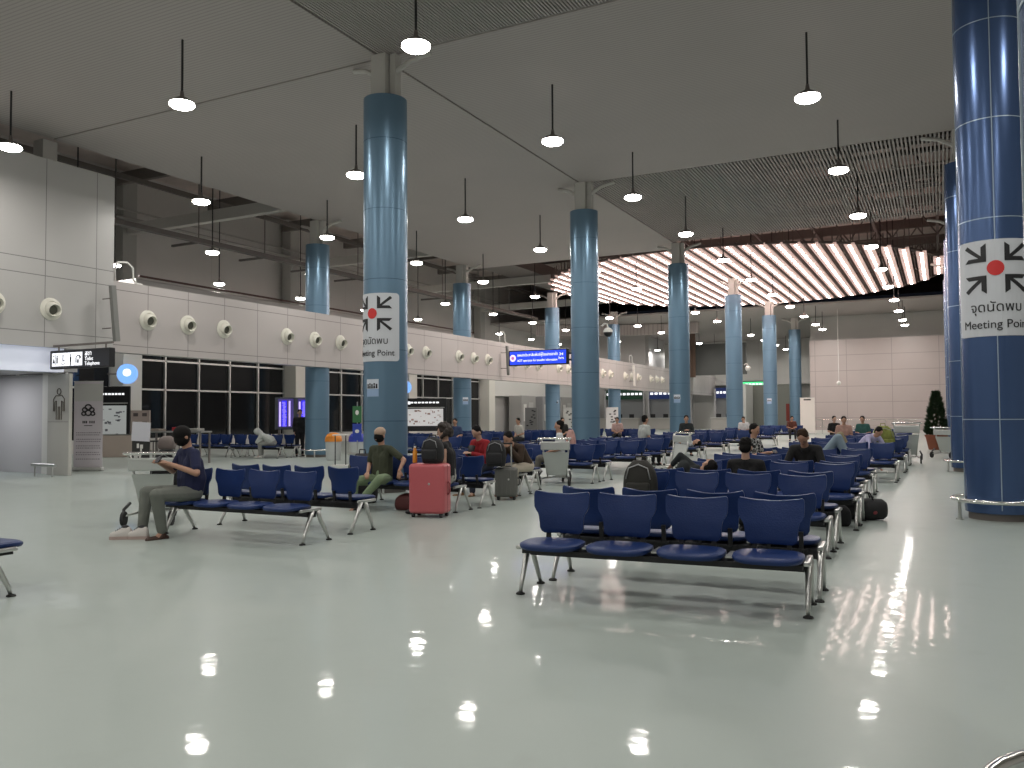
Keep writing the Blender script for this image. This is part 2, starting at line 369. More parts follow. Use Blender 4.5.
# meeting point signs wrapped on two columns
M_sign = mat('sign_sheet_white', (.62, .64, .68), .4)
M_red = mat('sign_red', (.62, .03, .03), .4)
M_ink = mat('sign_black', (.015, .015, .018), .5)
def wrap(r, z0):
    def f(x, y, z):
        a = -PI/2+x/r; return Vector(((r+z)*math.cos(a), (r+z)*math.sin(a), z0+y))
    return f
def curved_poly(mb, poly, r, z0, th=.004, sub=10, off=0):
    """extruded planar polygon bent around the column; wide quads are split"""
    f = wrap(r, z0)
    import bmesh
    bm = bmesh.new(); vs = [bm.verts.new((x, y, 0)) for x, y in poly]; fc = bm.faces.new(vs)
    for c in range(-sub, sub+1):
        bmesh.ops.bisect_plane(bm, geom=bm.verts[:]+bm.edges[:]+bm.faces[:], plane_co=(c*.06, 0, 0), plane_no=(1, 0, 0))
    g = bmesh.ops.extrude_face_region(bm, geom=bm.faces[:])
    for e in g['geom']:
        if isinstance(e, bmesh.types.BMVert): e.co.z += th
    bm.verts.index_update()
    mb.add([f(v.co.x, v.co.y, v.co.z+off) for v in bm.verts], [[v.index for v in q.verts] for q in bm.faces]); bm.free()
def rrect(w, h, r, n=5):
    o = []
    for qx, qy, a0 in ((1, 1, 0), (-1, 1, PI/2), (-1, -1, PI), (1, -1, 3*PI/2)):
        for k in range(n+1):
            a = a0+PI/2*k/n; o.append((qx*(w/2-r)+r*math.cos(a), qy*(h/2-r)+r*math.sin(a)))
    return o
def circle(cx, cy, r, n=20): return [(cx+r*math.cos(2*PI*i/n), cy+r*math.sin(2*PI*i/n)) for i in range(n)]
def meeting_sign(x, y, zc, label):
    t = thing('meeting_point_sign', label, 'sign', (x, y, 0), 0, 'meeting point signs'); r = .442
    b = MB(); curved_poly(b, rrect(1.12, 1.34, .07), r, zc, .006); b.build('sheet', M_sign, t)
    cz = zc+.27
    b = MB(); curved_poly(b, circle(0, 0, .105), r, cz, .006, off=.006); b.build('red_dot', M_red, t)
    for sx in (-1, 1):
        for sy in (-1, 1):
            b = MB()
            # one arrow pointing to the dot: tip near (.13,.13), barbs along the axes, shaft outwards
            shaft = [(.16, .20), (.20, .16), (.45, .38), (.38, .45)]
            shaft = [(.17, .205), (.205, .17), (.44, .375), (.395, .425)]
            barb1 = [(.12, .12), (.44, .12), (.38, .19), (.12, .19)]
            barb2 = [(.12, .12), (.19, .12), (.19, .38), (.12, .44)]
            for poly in (shaft, barb1, barb2):
                p = [(sx*a*.92, sy*c*.80) for a, c in poly]
                if sx*sy < 0: p = p[::-1]
                curved_poly(b, p, r, cz, .006, off=.006)
            b.build('arrow', M_ink, t)
    text_mesh('จุดนัดพบ', .185, 'thai_lettering', M_ink, t, lambda a, c, d: wrap(r+.010, zc-.33)(a, c, d))
    text_mesh('Meeting Point', .165, 'english_lettering', M_ink, t, lambda a, c, d: wrap(r+.010, zc-.56)(a, c, d))
    return t
meeting_sign(-9.89, 13.66, 3.24, 'white Meeting Point sign wrapped round the blue column in the left half of the hall')
meeting_sign(.70, 13.66, 3.22, 'white Meeting Point sign wrapped round the blue column at the right edge')
def notice(x, y, z, label, ang=0):
    t = thing('notice', label, 'notice', (x, y, 0), ang, 'notices on the columns'); r = .44
    b = MB(); curved_poly(b, [(-.14, -.17), (.14, -.17), (.14, .17), (-.14, .17)], r, z, .004); b.build('sheet', mat('notice_blue', (.30, .42, .62), .5), t)
    b = MB(); curved_poly(b, [(-.14, -.02), (.14, -.02), (.14, .17), (-.14, .17)], r, z, .003, off=.004); b.build('photo_area', mat('notice_light', (.62, .66, .74), .5), t)
    b = MB()
    for i in range(5): curved_poly(b, circle(-.1+.05*i, .06+.015*(i % 2), .02, 8), r, z, .003, off=.007); curved_poly(b, [(-.12+.05*i, -.01), (-.08+.05*i, -.01), (-.085+.05*i, .05), (-.115+.05*i, .05)], r, z, .003, off=.007)
    b.build('figures', M_ink, t)
notice(-9.89, 13.66, 2.05, 'small blue and white notice below the sign on the left column')
notice(-9.89, 34.74, 2.15, 'small notice on the blue column in the middle of the hall')
notice(-9.89, 55.82, 2.3, 'small pale notice on the slim blue column near the far wall')
notice(-20.62, 34.74, 2.2, 'small notice on the side of the column behind the curly haired person', .9)
notice(-20.62, 45.3, 2.2, 'small notice on the blue column left of the blue direction sign', .9)

# ================================================================ CEILING LIGHTS
def make_lamp(x, y, top, label):
    t = thing('pendant_lamp', label, 'lamp', (x, y, LAMP_H), 0, 'pendant lamps')
    cd = MB().cyl((0, 0, .2), (0, 0, top-LAMP_H), .022, n=6).build('cord', M_black, t)
    MB().lathe([(.03, .26), (.045, .15), (.11, .12), (.20, .06), (.245, .0), (.235, .0)], n=20, cap=False).build('housing', M_steel_d, t, True)
    MB().lathe([(.235, .02), (.235, -.02), (.19, -.055), (.10, -.075), (.01, -.08)], n=20).build('lens', M_lens, t, True)
    ld = bpy.data.lights.new('bulb', 'AREA'); ld.shape = 'DISK'; ld.size = .46; ld.energy = LAMP_W; ld.color = LAMP_COL; ld.spread = math.radians(180)
    lo = bpy.data.objects.new('bulb', ld); COL.objects.link(lo); lo.parent = t; lo.location = (0, 0, -.09)
    return t
XS = [(-29.0, 'farthest left row by the windows'), (-23.65, 'row behind the left bulkhead'), (-18.3, 'row along the left bulkhead'), (-12.9, 'row left of the central columns'), (-7.5, 'row right of the central columns'), (-2.15, 'row over the right hand seats'), (3.25, 'row beyond the right columns')]
protos = {}
for ix, (x, nm) in enumerate(XS):
    top = 12.52 if x < -21 else CH
    for iy in range(-3, 14):
        y = 11.2+5.38*iy
        if iy == 10 and x > -9: y = 63.2
        if ix < 2 and iy < 1: continue
        if ix == 6 and iy > 3: continue
        tp = top
        if x < .6 and (35.9 if x < -10 else 34.4) < y < 58.8: tp = 12.52
        elif -10 < x < .6 and (8 < y < 13.7 or 24.2 < y < 34.4): tp = CH+.09
        lb = 'round white pendant lamp, %s counting back, in the %s' % (ORD[iy+3], nm)
        if x > -9 and iy > 10: continue
        if (tp) in protos: dup(protos[tp], (x, y, LAMP_H), 0, lb)
        else: protos[tp] = make_lamp(x, y, tp, lb)

# the big round LED ceiling ornament
CX, CY, CR, CZ = -10.0, 46.9, 10.35, 8.85
t = thing('light_ring_ornament', 'huge round suspended light feature of glowing pinkish strips over the hall', 'light fixture', (CX, CY, CZ))
M_strip = mat('led_strip_body', (.62, .48, .45), .5, emit=(1, .66, .58), es=.42)
M_dot = mat('led_dot', (1, 1, 1), .5, emit=(1, .78, .71), es=24)
M_fin = mat('fin_dark', (.16, .12, .11), .6)
nst = 30
for i in range(nst):
    x = -CR+(i+.5)*2*CR/nst; h = math.sqrt(CR*CR-x*x)
    s = MB().box((x, 0, .04), (.44, 2*h, .08)).build('light_strip', M_strip, t)
    s2 = MB(); n = max(1, int(2*h/.52))
    for j in range(n):
        yy = -h+(j+.5)*2*h/n; s2.box((x, yy, -.012), (.11, .14, .022))
    s2.build('led_dots', M_dot, s)
    MB().box((x+.34, 0, .12), (.03, 2*math.sqrt(max(.1, CR*CR-(x+.34)**2)), .22)).build('fin', M_fin, t)
rim = MB(); n = 96
rim.lathe([(CR, .02), (CR+.05, .02), (CR+.05, .12), (CR, .12)], n=n, cap=False); rim.build('rim', M_fin, t)
rs = MB()
for i in range(150):
    a = 2*PI*i/150; rs.box(((CR+.02)*math.cos(a), (CR+.02)*math.sin(a), .32), (.04, .04, .6))
rs.build('rim_spikes', M_fin, t)
for i in range(16):
    a = 2*PI*i/16; MB().cyl((CR*.9*math.cos(a), CR*.9*math.sin(a), .1), (CR*.9*math.cos(a), CR*.9*math.sin(a), 3.6), .025, n=6).build('hanger', M_steel_d, t)

# ================================================================ BENCHES
def seat_mesh():
    b = MB(); n = 28
    def ring(sc, z, dy=0):
        o = []
        for i in range(n):
            a = 2*PI*i/n; c, s_ = math.cos(a), math.sin(a); e = 2/3.0
            x = .262*sc*math.copysign(abs(c)**e, c); y = .225*sc*math.copysign(abs(s_)**(e*.95), s_)
            dz = -.012*(max(0, -y/.225))**2*sc
            o.append((x, -.20+y, z+dz))
        return o
    b.rings([ring(.80, .398), ring(.95, .405), ring(1.0, .425), ring(.985, .442), ring(.90, .452), ring(.6, .446), ring(.25, .442)])
    return b
def back_mesh():
    b = MB(); nx, nz = 10, 12; th = .032
    W = [(0, .165), (.05, .198), (.12, .208), (.30, .212), (.44, .220), (.52, .240), (.58, .260), (.72, .266), (.9, .268), (.96, .264), (1, .25)]
    def wd(t):
        for (a, p), (c, q) in zip(W, W[1:]):
            if t <= c: return .935*(p+(q-p)*(t-a)/(c-a))
        return .935*W[-1][1]
    ts = [0, .04, .12, .25, .38, .46, .54, .62, .75, .88, .96, .99, 1]
    def P(s, t, side):
        x = s*wd(t); z = .485+.335*t+(.026*s*s*t)
        y = .045+.04*t-.045*s*s*(.4+.6*t)-.012*math.sin(t*PI)
        e = .5 if (t in (0, 1)) else 1.
        return (x, y+side*th/2*e*(1-.35*abs(s)**6), z)
    F = [[P(-1+2*i/nx, t_, -1) for i in range(nx+1)] for t_ in ts]; B = [[P(-1+2*i/nx, t_, 1) for i in range(nx+1)] for t_ in ts]
    rs = [F[k]+B[k][::-1] for k in range(len(ts))]
    b.rings(rs); return b
def make_bench(n, label):
    t = thing('seat_bench', label, 'bench')
    p = .575; L = p*n
    MB().box((0, -.02, .335), (L-.05, .07, .07)).box((0, -.12, .365), (L-.08, .30, .035)).build('beam', M_black, t)
    sm = seat_mesh(); bm_ = back_mesh(); s0 = b0 = None
    for i in range(n):
        x = (i-(n-1)/2)*p
        if s0 is None:
            s0 = sm.build('seat', M_vinyl, t, True, 50); s0.location.x = x
            b0 = bm_.build('backrest', M_vinyl, t, True, 50); b0.location.x = x
            br = MB()
            for sx in (-.13, .13): br.box((sx, .055, .44), (.035, .03, .17), rx=-.12)
            br.box((0, .03, .375), (.36, .08, .02)); br0 = br.build('back_bracket', M_black, t); br0.location.x = x
        else:
            for q in (s0, b0, br0):
                c = q.copy(); COL.objects.link(c); c.location.x = x
    for sx in (-1, 1):
        x = sx*(L/2-.01)
        for sy in (-1, 1):
            pts = [(x, sy*.045-.02, .385), (x, sy*.10-.02, .26), (x, sy*.20-.01, .09), (x, sy*.235, .012)]
            lg = MB().tube(pts, [.030, .026, .020, .016], 8).build('leg', M_steel, t, True)
            MB().lathe([(.038, 0), (.036, .012), (.018, .02)], (x, sy*.238, 0), 12).build('foot_pad', M_rubber, lg)
        MB().rbox((x, -.1, .395), (.05, .36, .035), .012, 2).build('end_cap', M_steel, t, True, 40)
    for i in range(n-1):
        MB().box(((i-(n-2)/2)*p, -.10, .41), (.05, .26, .014)).build('seat_link', M_steel, t)
    return t
bench4 = make_bench(4, ''); bench4['_p'] = 1; del bench4['_p']
first_used = [False]
def bench(x, y, rz, label, group=None):
    if not first_used[0]:
        first_used[0] = True; o = bench4; o.location = (x, y, 0); o.rotation_euler = (0, 0, rz); o['label'] = label
        if group: o['group'] = group
        return o
    return dup(bench4, (x, y, 0), rz, label, group)
GR = 'blue four seat benches'
bench(-2.06, 6.62, .075, 'front blue four seat bench facing the camera on open floor', GR)
bench(-2.05, 7.24, PI+.05, 'blue four seat bench back to back behind the front bench, facing away', GR)
ry = [(9.42, 10.12, -2.22), (11.75, 12.38, -2.15), (13.75, 14.4, -2.25), (16.4, 17.05, -2.28), (20.0, 20.7, -2.05), (23.3, 24.0, -2.0), (26.4, 27.1, -2.0), (29.6, 30.3, -2.1), (33.5, 34.2, -2.2), (38, 38.7, -2.2)]
for i, (a, b_, x) in enumerate(ry):
    bench(x, a, random.uniform(-.02, .02), 'blue bench facing the camera, right hand block, %s pair back from the front bench' % ORD[i], GR)
    bench(x, b_, PI+random.uniform(-.02, .02), 'blue bench facing away, right hand block, %s pair back from the front bench' % ORD[i], GR)
bench(-7.80, 7.80, 0, 'blue bench the person in a navy shirt sits on, left of the pink suitcase', GR)
bench(-7.85, 8.75, PI, 'blue bench facing away just behind the bench with the navy shirted person', GR)
bench(-7.85, 11.32, 0, 'blue bench holding the person in an olive shirt, behind the pink suitcase', GR)
bench(-7.82, 12.02, PI, 'blue bench facing away in front of the person in a red jacket', GR)
bench(-8.15, 14.1, 0, 'blue bench under the person in red and the person in brown', GR)
bench(-8.35, 14.95, PI, 'blue bench facing away behind the person in a brown jacket', GR)
my = [(17.2, 17.95, -7.95), (20.2, 20.9, -7.95), (22.5, 23.2, -8.0), (26.2, 26.9, -8.0), (30, 30.7, -8.1), (34.5, 35.2, -8.1), (40, 40.7, -8.1), (48, 48.7, -8.0)]
for i, (a, b_, x) in enumerate(my):
    bench(x, a, random.uniform(-.02, .02), 'blue bench facing the camera, middle block, %s pair behind the person in a white shirt' % ORD[i], GR)
    bench(x, b_, PI+random.uniform(-.02, .02), 'blue bench facing away, middle block, %s pair behind the person in a white shirt' % ORD[i], GR)
bench(-8.15, 4.12, PI, 'blue bench cut by the left edge in the foreground, only a seat corner showing', GR)
for i, (x, y) in enumerate(((-22.45, 23.1), (-25.0, 23.1), (-14.4, 22.3), (-18.4, 26.2), (-15.6, 26.5), (-15.6, 29.8), (-15.6, 33.2), (-15.6, 37.0), (-18.3, 31.0), (-12.9, 36.6))):
    nm = ['with the sleeper in a white hood', 'below the dark windows left of the hooded sleeper', 'behind the column with the Meeting Point sign', 'beside the two waste bins', 'in the first row behind the curly haired person', 'in the second row behind the curly haired person', 'in the third row behind the curly haired person', 'in the last row before the check-in lobby', 'next to the second column of the left bulkhead row', 'in front of the lobby, right end'][i]
    bench(x, y, 0, 'blue bench facing the camera ' + nm, GR)
    bench(x, y+.72, PI, 'blue bench facing away ' + nm, GR)

# ================================================================ WALL FITTINGS
M_noz = mat('nozzle_cream', (.72, .70, .62), .4)
noz_y = [10.55, 11.95, 13.4, 16.32, 17.74, 19.16, 22.0, 23.45, 24.9, 27.9, 29.35, 30.75, 33.55, 34.95, 36.35, 39.3, 40.7, 42.2, 45.0, 46.4, 47.8, 50.8, 52.2, 53.6, 56.6, 58.0, 59.5, 62.5, 64, 65.4, 70, 71.5, 73]
noz0 = None
for i, y in enumerate(noz_y):
    lb = '%s round cream air nozzle from the left on the white bulkhead' % (ORD[i] if i < 20 else 'twenty-'+ORD[i-20] if i < 29 else 'thirtieth' if i == 29 else 'thirty-'+ORD[i-30])
    if noz0 is None:
        noz0 = thing('air_nozzle', lb, 'air nozzle', (-20.1, y, 4.27), 0, 'round air nozzles')
        R = Matrix.Rotation(PI/2, 4, 'Y')
        MB().lathe([(.29, 0), (.29, .02), (.25, .05), (.20, .06), (.19, .02)], n=28, M=R, cap=False).build('flange', M_noz, noz0, True, 40)
        R2 = Matrix.Rotation(PI/2+.22, 4, 'Y') @ Matrix.Rotation(.12, 4, 'X')
        MB().lathe([(.20, .0), (.19, .08), (.165, .20), (.15, .22), (.135, .20), (.12, .10)], n=28, M=R2, cap=False).build('barrel', M_noz, noz0, True, 60)
        MB().lathe([(.125, .08), (.12, .10), (.01, .10)], n=20, M=R2).build('throat', mat('throat_dark', (.10, .10, .08), .6), noz0)
    else: dup(noz0, (-20.1, y, 4.27), 0, lb)
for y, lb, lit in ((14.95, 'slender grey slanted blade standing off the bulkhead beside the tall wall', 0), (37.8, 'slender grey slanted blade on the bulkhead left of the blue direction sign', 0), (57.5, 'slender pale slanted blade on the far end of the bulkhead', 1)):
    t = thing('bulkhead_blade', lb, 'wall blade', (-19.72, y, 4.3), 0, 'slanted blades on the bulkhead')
    MB().box((0, 0, 0), (.12, .14, 1.5)).build('blade', mat('blade_painted_lit' if lit else 'blade_grey', (.75, .72, .68) if lit else (.22, .22, .21), .5), t).rotation_euler = (.10, 0, 0)  # the far blade's lit look is put into its paler colour
    for z in (-.4, .4): MB().cyl((-.35, -.1, z), (0, -.1, z), .015, n=6).build('bracket', M_steel_d, t)
for y, lb in ((15.6, 'white tubular ladder hoop on top of the bulkhead beside the tall wall'), (38.1, 'white tubular ladder hoop on top of the bulkhead near the blue direction sign'), (58.2, 'white tubular ladder hoop far along the bulkhead')):
    t = thing('ladder_hoop', lb, 'ladder hoop', (-20.2, y, 5.26), 0, 'ladder hoops')
    MB().tube([(0, -.28, 0), (0, -.30, .35), (0, -.2, .55), (0, .1, .58), (0, .28, .45), (0, .30, .12), (0, .42, .03), (0, .6, .02)], .03, 8).build('hoop', M_white, t, True)

# restroom direction sign
M_bk = mat('sign_case_black', (.012, .012, .014), .35)
M_lit = mat('pictogram_lit', (.9, .9, .95), .5, emit=(.9, .93, 1), es=1.1)
t = thing('direction_sign', 'black hanging sign with four lit pictograms and white lettering at the toilet entrance', 'sign', (-19.0, 13.5, 2.97))
MB().rbox((0, 0, 0), (2.28, .16, .47), .02, 2).build('case', M_bk, t)
for i in range(4):
    pn = MB().box((-.90+.295*i, -.083, 0), (.275, .01, .33)).build('pictogram', M_lit, t)
    f = MB(); x = -.90+.295*i
    if i == 0: f.box((x, -.09, .0), (.015, .006, .28)); f.slab(circle(x-.06, .09, .025, 10), -.09, -.086, M=Matrix.Rotation(0, 4, 'X')) if False else f.ell((x-.065, -.09, .09), (.024, .004, .024)).ell((x+.065, -.09, .09), (.024, .004, .024)).box((x+.065, -.09, -.02), (.05, .006, .16)).add([(x-.065, -.091, .06), (x-.115, -.091, -.09), (x-.015, -.091, -.09)], [(0, 1, 2)])
    elif i == 1: f.ell((x, -.09, .09), (.026, .004, .026)).box((x, -.09, -.0), (.03, .006, .12)).box((x+.03, -.09, -.03), (.09, .006, .02)).tube([(x+.08*math.cos(a*.5), -.09, -.06+.07*math.sin(a*.5)) for a in range(6, 13)], .008, 6)
    elif i == 2: f.ell((x, -.09, .10), (.026, .004, .026)).box((x, -.09, -.0), (.06, .006, .13)).box((x-.015, -.09, -.11), (.02, .006, .10)).box((x+.015, -.09, -.11), (.02, .006, .10))
    else: f.tube([(x-.08, -.09, -.1), (x-.08, -.09, .03), (x-.02, -.09, .09), (x+.06, -.09, .05)], .014, 6).add([(x+.04, -.091, .11), (x+.04, -.091, -.02), (x+.12, -.091, .03)], [(0, 1, 2)]).box((x-.01, -.09, -.06), (.06, .006, .09))
    f.build('figure', M_ink, pn)
M_let = mat('lettering_lit', (.9, .9, .95), .5, emit=(.95, .97, 1), es=1.0)
text_mesh('สุขา', .17, 'thai_lettering', M_let, t, lambda x, y, z: Vector((.22+x, -.084-z, .07+y)), 'LEFT')
text_mesh('Toilet', .13, 'english_lettering', M_let, t, lambda x, y, z: Vector((.22+x, -.084-z, -.05+y)), 'LEFT')
text_mesh('Telephone', .13, 'english_lettering', M_let, t, lambda x, y, z: Vector((.22+x, -.084-z, -.17+y)), 'LEFT')
for x in (-.9, .9): MB().cyl((x, 0, .23), (x, 0, .35), .02, n=8).build('hanger', M_steel_d, t)
MB().box((0, 0, .36), (2.3, .05, .05)).build('top_rail', M_steel_d, t)
# blue digital sign
t = thing('blue_direction_sign', 'long lit blue sign with white writing on the left of a blue column', 'sign', (-11.44, 24.05, 3.34))
MB().rbox((0, 0, 0), (2.1, .14, .50), .02, 2).build('case', M_bk, t)
MB().box((0, -.072, 0), (1.98, .01, .42)).build('screen', mat('screen_blue', (.01, .03, .4), .4, emit=(.015, .06, .85), es=1.0), t)
r = MB(); r.ell((-.88, -.08, 0), (.11, .006, .11)); r.build('roundel', mat('roundel_pink', (.9, .75, .85), .4, emit=(1, .8, .95), es=.8), t)
r = MB(); r.ell((-.88, -.086, 0), (.06, .004, .06)); r.build('roundel_centre', mat('roundel_mid', (.6, .2, .5), .4, emit=(.6, .2, .6), es=.4), t)
text_mesh('แผนกประชาสัมพันธ์ผู้โดยสารขาเข้า', .125, 'thai_lettering', M_let, t, lambda x, y, z: Vector((-.72+x*.84, -.079-z, .05+y)), 'LEFT')
text_mesh('AOT operation for traveller information', .105, 'english_lettering', M_let, t, lambda x, y, z: Vector((-.72+x*.82, -.079-z, -.12+y)), 'LEFT')
text_mesh('24\nhrs', .12, 'hours_lettering', M_let, t, lambda x, y, z: Vector((.83+x*1.2, -.079-z, .04+y)))
MB().box((.95, .1, .1), (.4, .05, .06)).box((.95, .1, -.1), (.4, .05, .06)).build('bracket', M_steel_d, t)

# pictogram pillar, banner, rails
t = thing('pictogram_pillar', 'pale pillar panel with the outline of a standing figure for the men\'s toilet', 'pillar panel', (-20.64, 14.05, 0))
M_pil = mat('pillar_beige', (.47, .46, .43), .5)
MB().rbox((0, 0, 1.33), (.88, .10, 2.66), .01, 2).build('panel', M_pil, t)
MB().box((0, -.052, 1.40), (.84, .004, .012)).build('panel_joint', M_steel_d, t)
def figure_outline(mb, cx, cz, s, y):
    P = [(-.05, .0), (-.05, -.62), (-.19, -.62), (-.19, .28), (-.30, .22), (-.31, -.22), (-.40, -.22), (-.40, .36), (-.24, .52), (.24, .52), (.40, .36), (.40, -.22), (.31, -.22), (.30, .22), (.19, .28), (.19, -.62), (.05, -.62), (.05, 0)]
    mb.tube([(cx+a*s, y, cz+b*s) for a, b in P], .012, 6, closed=True)
    mb.tube([(cx+.14*s*math.cos(2*PI*i/16), y, cz+.72*s+.14*s*math.sin(2*PI*i/16)) for i in range(16)], .012, 6, closed=True)
f = MB(); figure_outline(f, .04, 1.80, .55, -.055); f.build('man_outline', mat('outline_brown', (.10, .085, .07), .5), t)
def roll_banner(x, y, rz, w_, h, label, body, deco):
    t = thing('rollup_banner', label, 'banner', (x, y, 0), rz, None)
    MB().rbox((0, 0, .06), (w_+.04, .14, .10), .02, 2).build('base', M_steel, t)
    for sx in (-1, 1): MB().rbox((sx*(w_/2-.08), 0, .01), (.06, .42, .02), .008, 2).build('foot', M_steel, t)
    MB().cyl((0, .05, .1), (0, .05, h), .012, n=8).build('pole', M_steel, t)
    sh = MB().box((0, 0, h/2+.06), (w_, .008, h-.06)).build('sheet', body, t)
    MB().box((0, 0, h+.03), (w_+.02, .02, .03)).build('top_rail', M_steel, t)
    deco(sh, w_, h); return t
def deco1(p, w_, h):
    b = MB()
    b.box((0, -.006, h-.28), (w_, .004, .5)); b.build('header', mat('banner_header', (.50, .50, .48), .5), p)
    b = MB()
    for dx, dz, r in ((0, .16, .09), (-.10, .09, .07), (.10, .09, .07), (-.13, -.02, .06), (.13, -.02, .06), (0, 0, .09)): b.tube([(dx+r*math.cos(2*PI*i/12), -.008, h-.86+dz+r*.8*math.sin(2*PI*i/12)) for i in range(12)], .022, 5, closed=True)
    b.build('emblem', M_ink, p)
    b = MB()
    for dx in (-.15, -.10, -.05, .05, .11, .17): b.box((dx, -.006, h-1.12), (.035, .003, .07))
    b.box((0, -.006, h-1.22), (.24, .003, .02))
    b.build('title_marks', M_ink, p)
    b = MB(); rnd = random.Random(3)
    for i in range(13):
        if i % 3 == 2: continue
        z = h-1.42-i*.062; x = -w_/2+.07
        while x < w_/2-.08:
            l = rnd.uniform(.02, .05); b.box((x+l/2, -.006, z), (l, .003, .028)); x += l+.022
    b.build('list_marks', mat('banner_ink', (.25, .22, .25), .5), p)
roll_banner(-21.5, 15.5, .42, .84, 2.5, 'tall pale lilac roll-up banner with a black emblem beside the toilet entrance', mat('banner_lilac', (.58, .54, .58), .5), deco1)
def low_rail(x, y, rz, L, label):
    t = thing('bumper_rail', label, 'rail', (x, y, 0), rz, 'low bumper rails')
    MB().cyl((-L/2, 0, .30), (L/2, 0, .30), .045, n=12).build('rail', M_steel, t, True, 40)
    for s_ in (-1, 1): MB().cyl((s_*(L/2-.12), 0, 0), (s_*(L/2-.12), 0, .3), .02, n=8).build('post', M_steel, t)
low_rail(-20.45, 13.5, 0, .95, 'low steel bumper rail at the foot of the pictogram pillar')
low_rail(-15.6, 33.6-12.4, 0, 2.4, 'low steel bumper rail behind the column with the Meeting Point sign')
# wooden door
d1 = MB().rbox((-20.22, 11.75, 1.05), (.06, .9, 2.1), .01, 2).build('door_1', mat('door_wood', (.46, .36, .26), .5)); d1['kind'] = 'structure'
MB().cyl((-20.19, 12.1, 1.0), (-20.12, 12.1, 1.0), .03, n=10).build('door_knob', M_steel_d, d1)

def board(x, y, z, rz, w_, h, label, cat='information board', head=True, legs=True, lit=.0, lower=.35, seed=1):
    t = thing('information_board', label, cat, (x, y, 0), rz)
    MB().rbox((0, 0, z), (w_, .12, h), .015, 2).build('case', M_bk, t)
    M = mat('board_sheet_%d' % seed, (.55, .58, .58) if seed != 5 else (.72, .62, .62), .5, emit=(.8, .85, .85) if lit else None, es=lit)
    zt = z+h/2
    s_ = MB().box((0, -.063, z-h*.08), (w_*.84, .008, h*.52)).build('sheet', M, t)
    b = MB(); rnd = random.Random(seed)
    for i in range(26): b.box((rnd.uniform(-w_*.36, w_*.36), -.069, z-h*.08+rnd.uniform(-h*.22, h*.22)), (rnd.uniform(.04, .16), .003, rnd.uniform(.02, .09)))
    b.build('sheet_marks', mat('board_marks_%d' % seed, (.16, .17, .2) if seed != 5 else (.45, .25, .22), .5), s_)
    MB().box((0, -.063, z+h*.22), (w_*.9, .006, .03)).build('divider', M_alu, t)
    b = MB()
    if head:
        x0 = -w_*.40
        b.box((x0+.06, -.064, zt-h*.14), (.12, .006, .14))
        for i in range(8): b.box((x0+.2+i*w_*.085, -.064, zt-h*.13), (w_*.06, .006, .07))
        b.build('heading_marks', M_let if lit else M_white, t)
    if legs:
        for sx in (-1, 1): MB().box((sx*w_*.4, 0, (z-h/2)/2), (.06, .06, z-h/2)).build('leg', M_steel_d, t)
    return t
board(-28.8, 21.7, 1.55, .55, 1.5, 2.35, 'black information board with pale sheets behind the lilac banner', seed=1, lit=.15)
board(-22.4, 34.2, 1.55, .45, 2.1, 1.6, 'black information board with a lit pinkish map behind the curly haired person', seed=5, lit=.35)
t = thing('low_partition', 'low brownish partition panel in front of the black information board', 'partition', (-28.0, 21.3, 0), .42)
MB().rbox((0, 0, .42), (2.6, .12, .84), .01, 2).build('panel', mat('partition_tan', (.47, .39, .34), .5), t)
MB().box((0, 0, .86), (2.6, .14, .03)).build('cap_rail', M_steel, t)
t = thing('display_kiosk', 'tan poster stand with rows of small pictures beside the luggage cart', 'poster stand', (-30.2, 24.0, 0), .45)
MB().rbox((0, 0, .95), (1.15, .14, 1.7), .01, 2).build('panel', mat('kiosk_tan', (.40, .33, .30), .5), t)
for sx in (-1, 1): MB().box((sx*.5, 0, .06), (.08, .5, .12)).build('foot', M_steel_d, t)
b = MB()
for i in range(3):
    for j in range(4): b.box((-.38+.38*i, -.075, 1.62-.36*j), (.2, .01, .14))
b.build('pictures', mat('kiosk_pictures', (.10, .08, .08), .5), t)
b = MB(); b.box((-.38, -.082, 1.62), (.22, .01, .16)); b.build('white_picture', M_white, t)
t = thing('round_sign', 'round lit blue sign projecting from the cream column casing', 'sign', (-30.6, 23.85, 3.35), .45)
MB().cyl((0, -.08, 0), (0, .08, 0), .42, n=28).build('disc', mat('round_blue', (.1, .3, .9), .4, emit=(.25, .5, 1.), es=.9), t)
b = MB().ell((.02, -.09, .05), (.18, .01, .16)); b.build('emblem', M_let, t)
MB().box((-.6, 0, 0), (.5, .05, .05)).build('bracket', M_steel_d, t)
t = thing('round_sign', 'small round blue sign beyond the column with the Meeting Point sign', 'sign', (-30.9, 44.8, 3.35), .3)
MB().cyl((0, -.08, 0), (0, .08, 0), .42, n=28).build('disc', _m['round_blue'], t); MB().box((-.5, 0, 0), (.5, .05, .05)).build('bracket', M_steel_d, t)

# counter table with things, stools
t = thing('bar_table', 'long dark high table behind the person in a navy shirt', 'table', (-22.4, 19.4, 0), .14)
MB().rbox((0, 0, 1.02), (2.3, .55, .05), .01, 2).build('table_top', mat('table_grey', (.25, .25, .24), .5), t)
for sx in (-1, 1):
    for sy in (-1, 1): MB().box((sx*1.08, sy*.22, .5), (.05, .05, 1.0)).build('leg', M_steel_d, t)
for i, x in enumerate((-22.9, -22.3, -21.7)):
    t = thing('bar_stool', '%s dark bar stool from the left tucked at the high table' % ORD[i], 'stool', (x, 18.85, 0), 0, 'bar stools')
    MB().lathe([(.16, .70), (.17, .73), (.15, .75)], n=16).build('seat', M_black, t, True, 40)
    for a in range(4): MB().cyl((.10*math.cos(a*PI/2+.8), .10*math.sin(a*PI/2+.8), .7), (.19*math.cos(a*PI/2+.8), .19*math.sin(a*PI/2+.8), 0), .012, n=6).build('leg', M_steel_d, t)
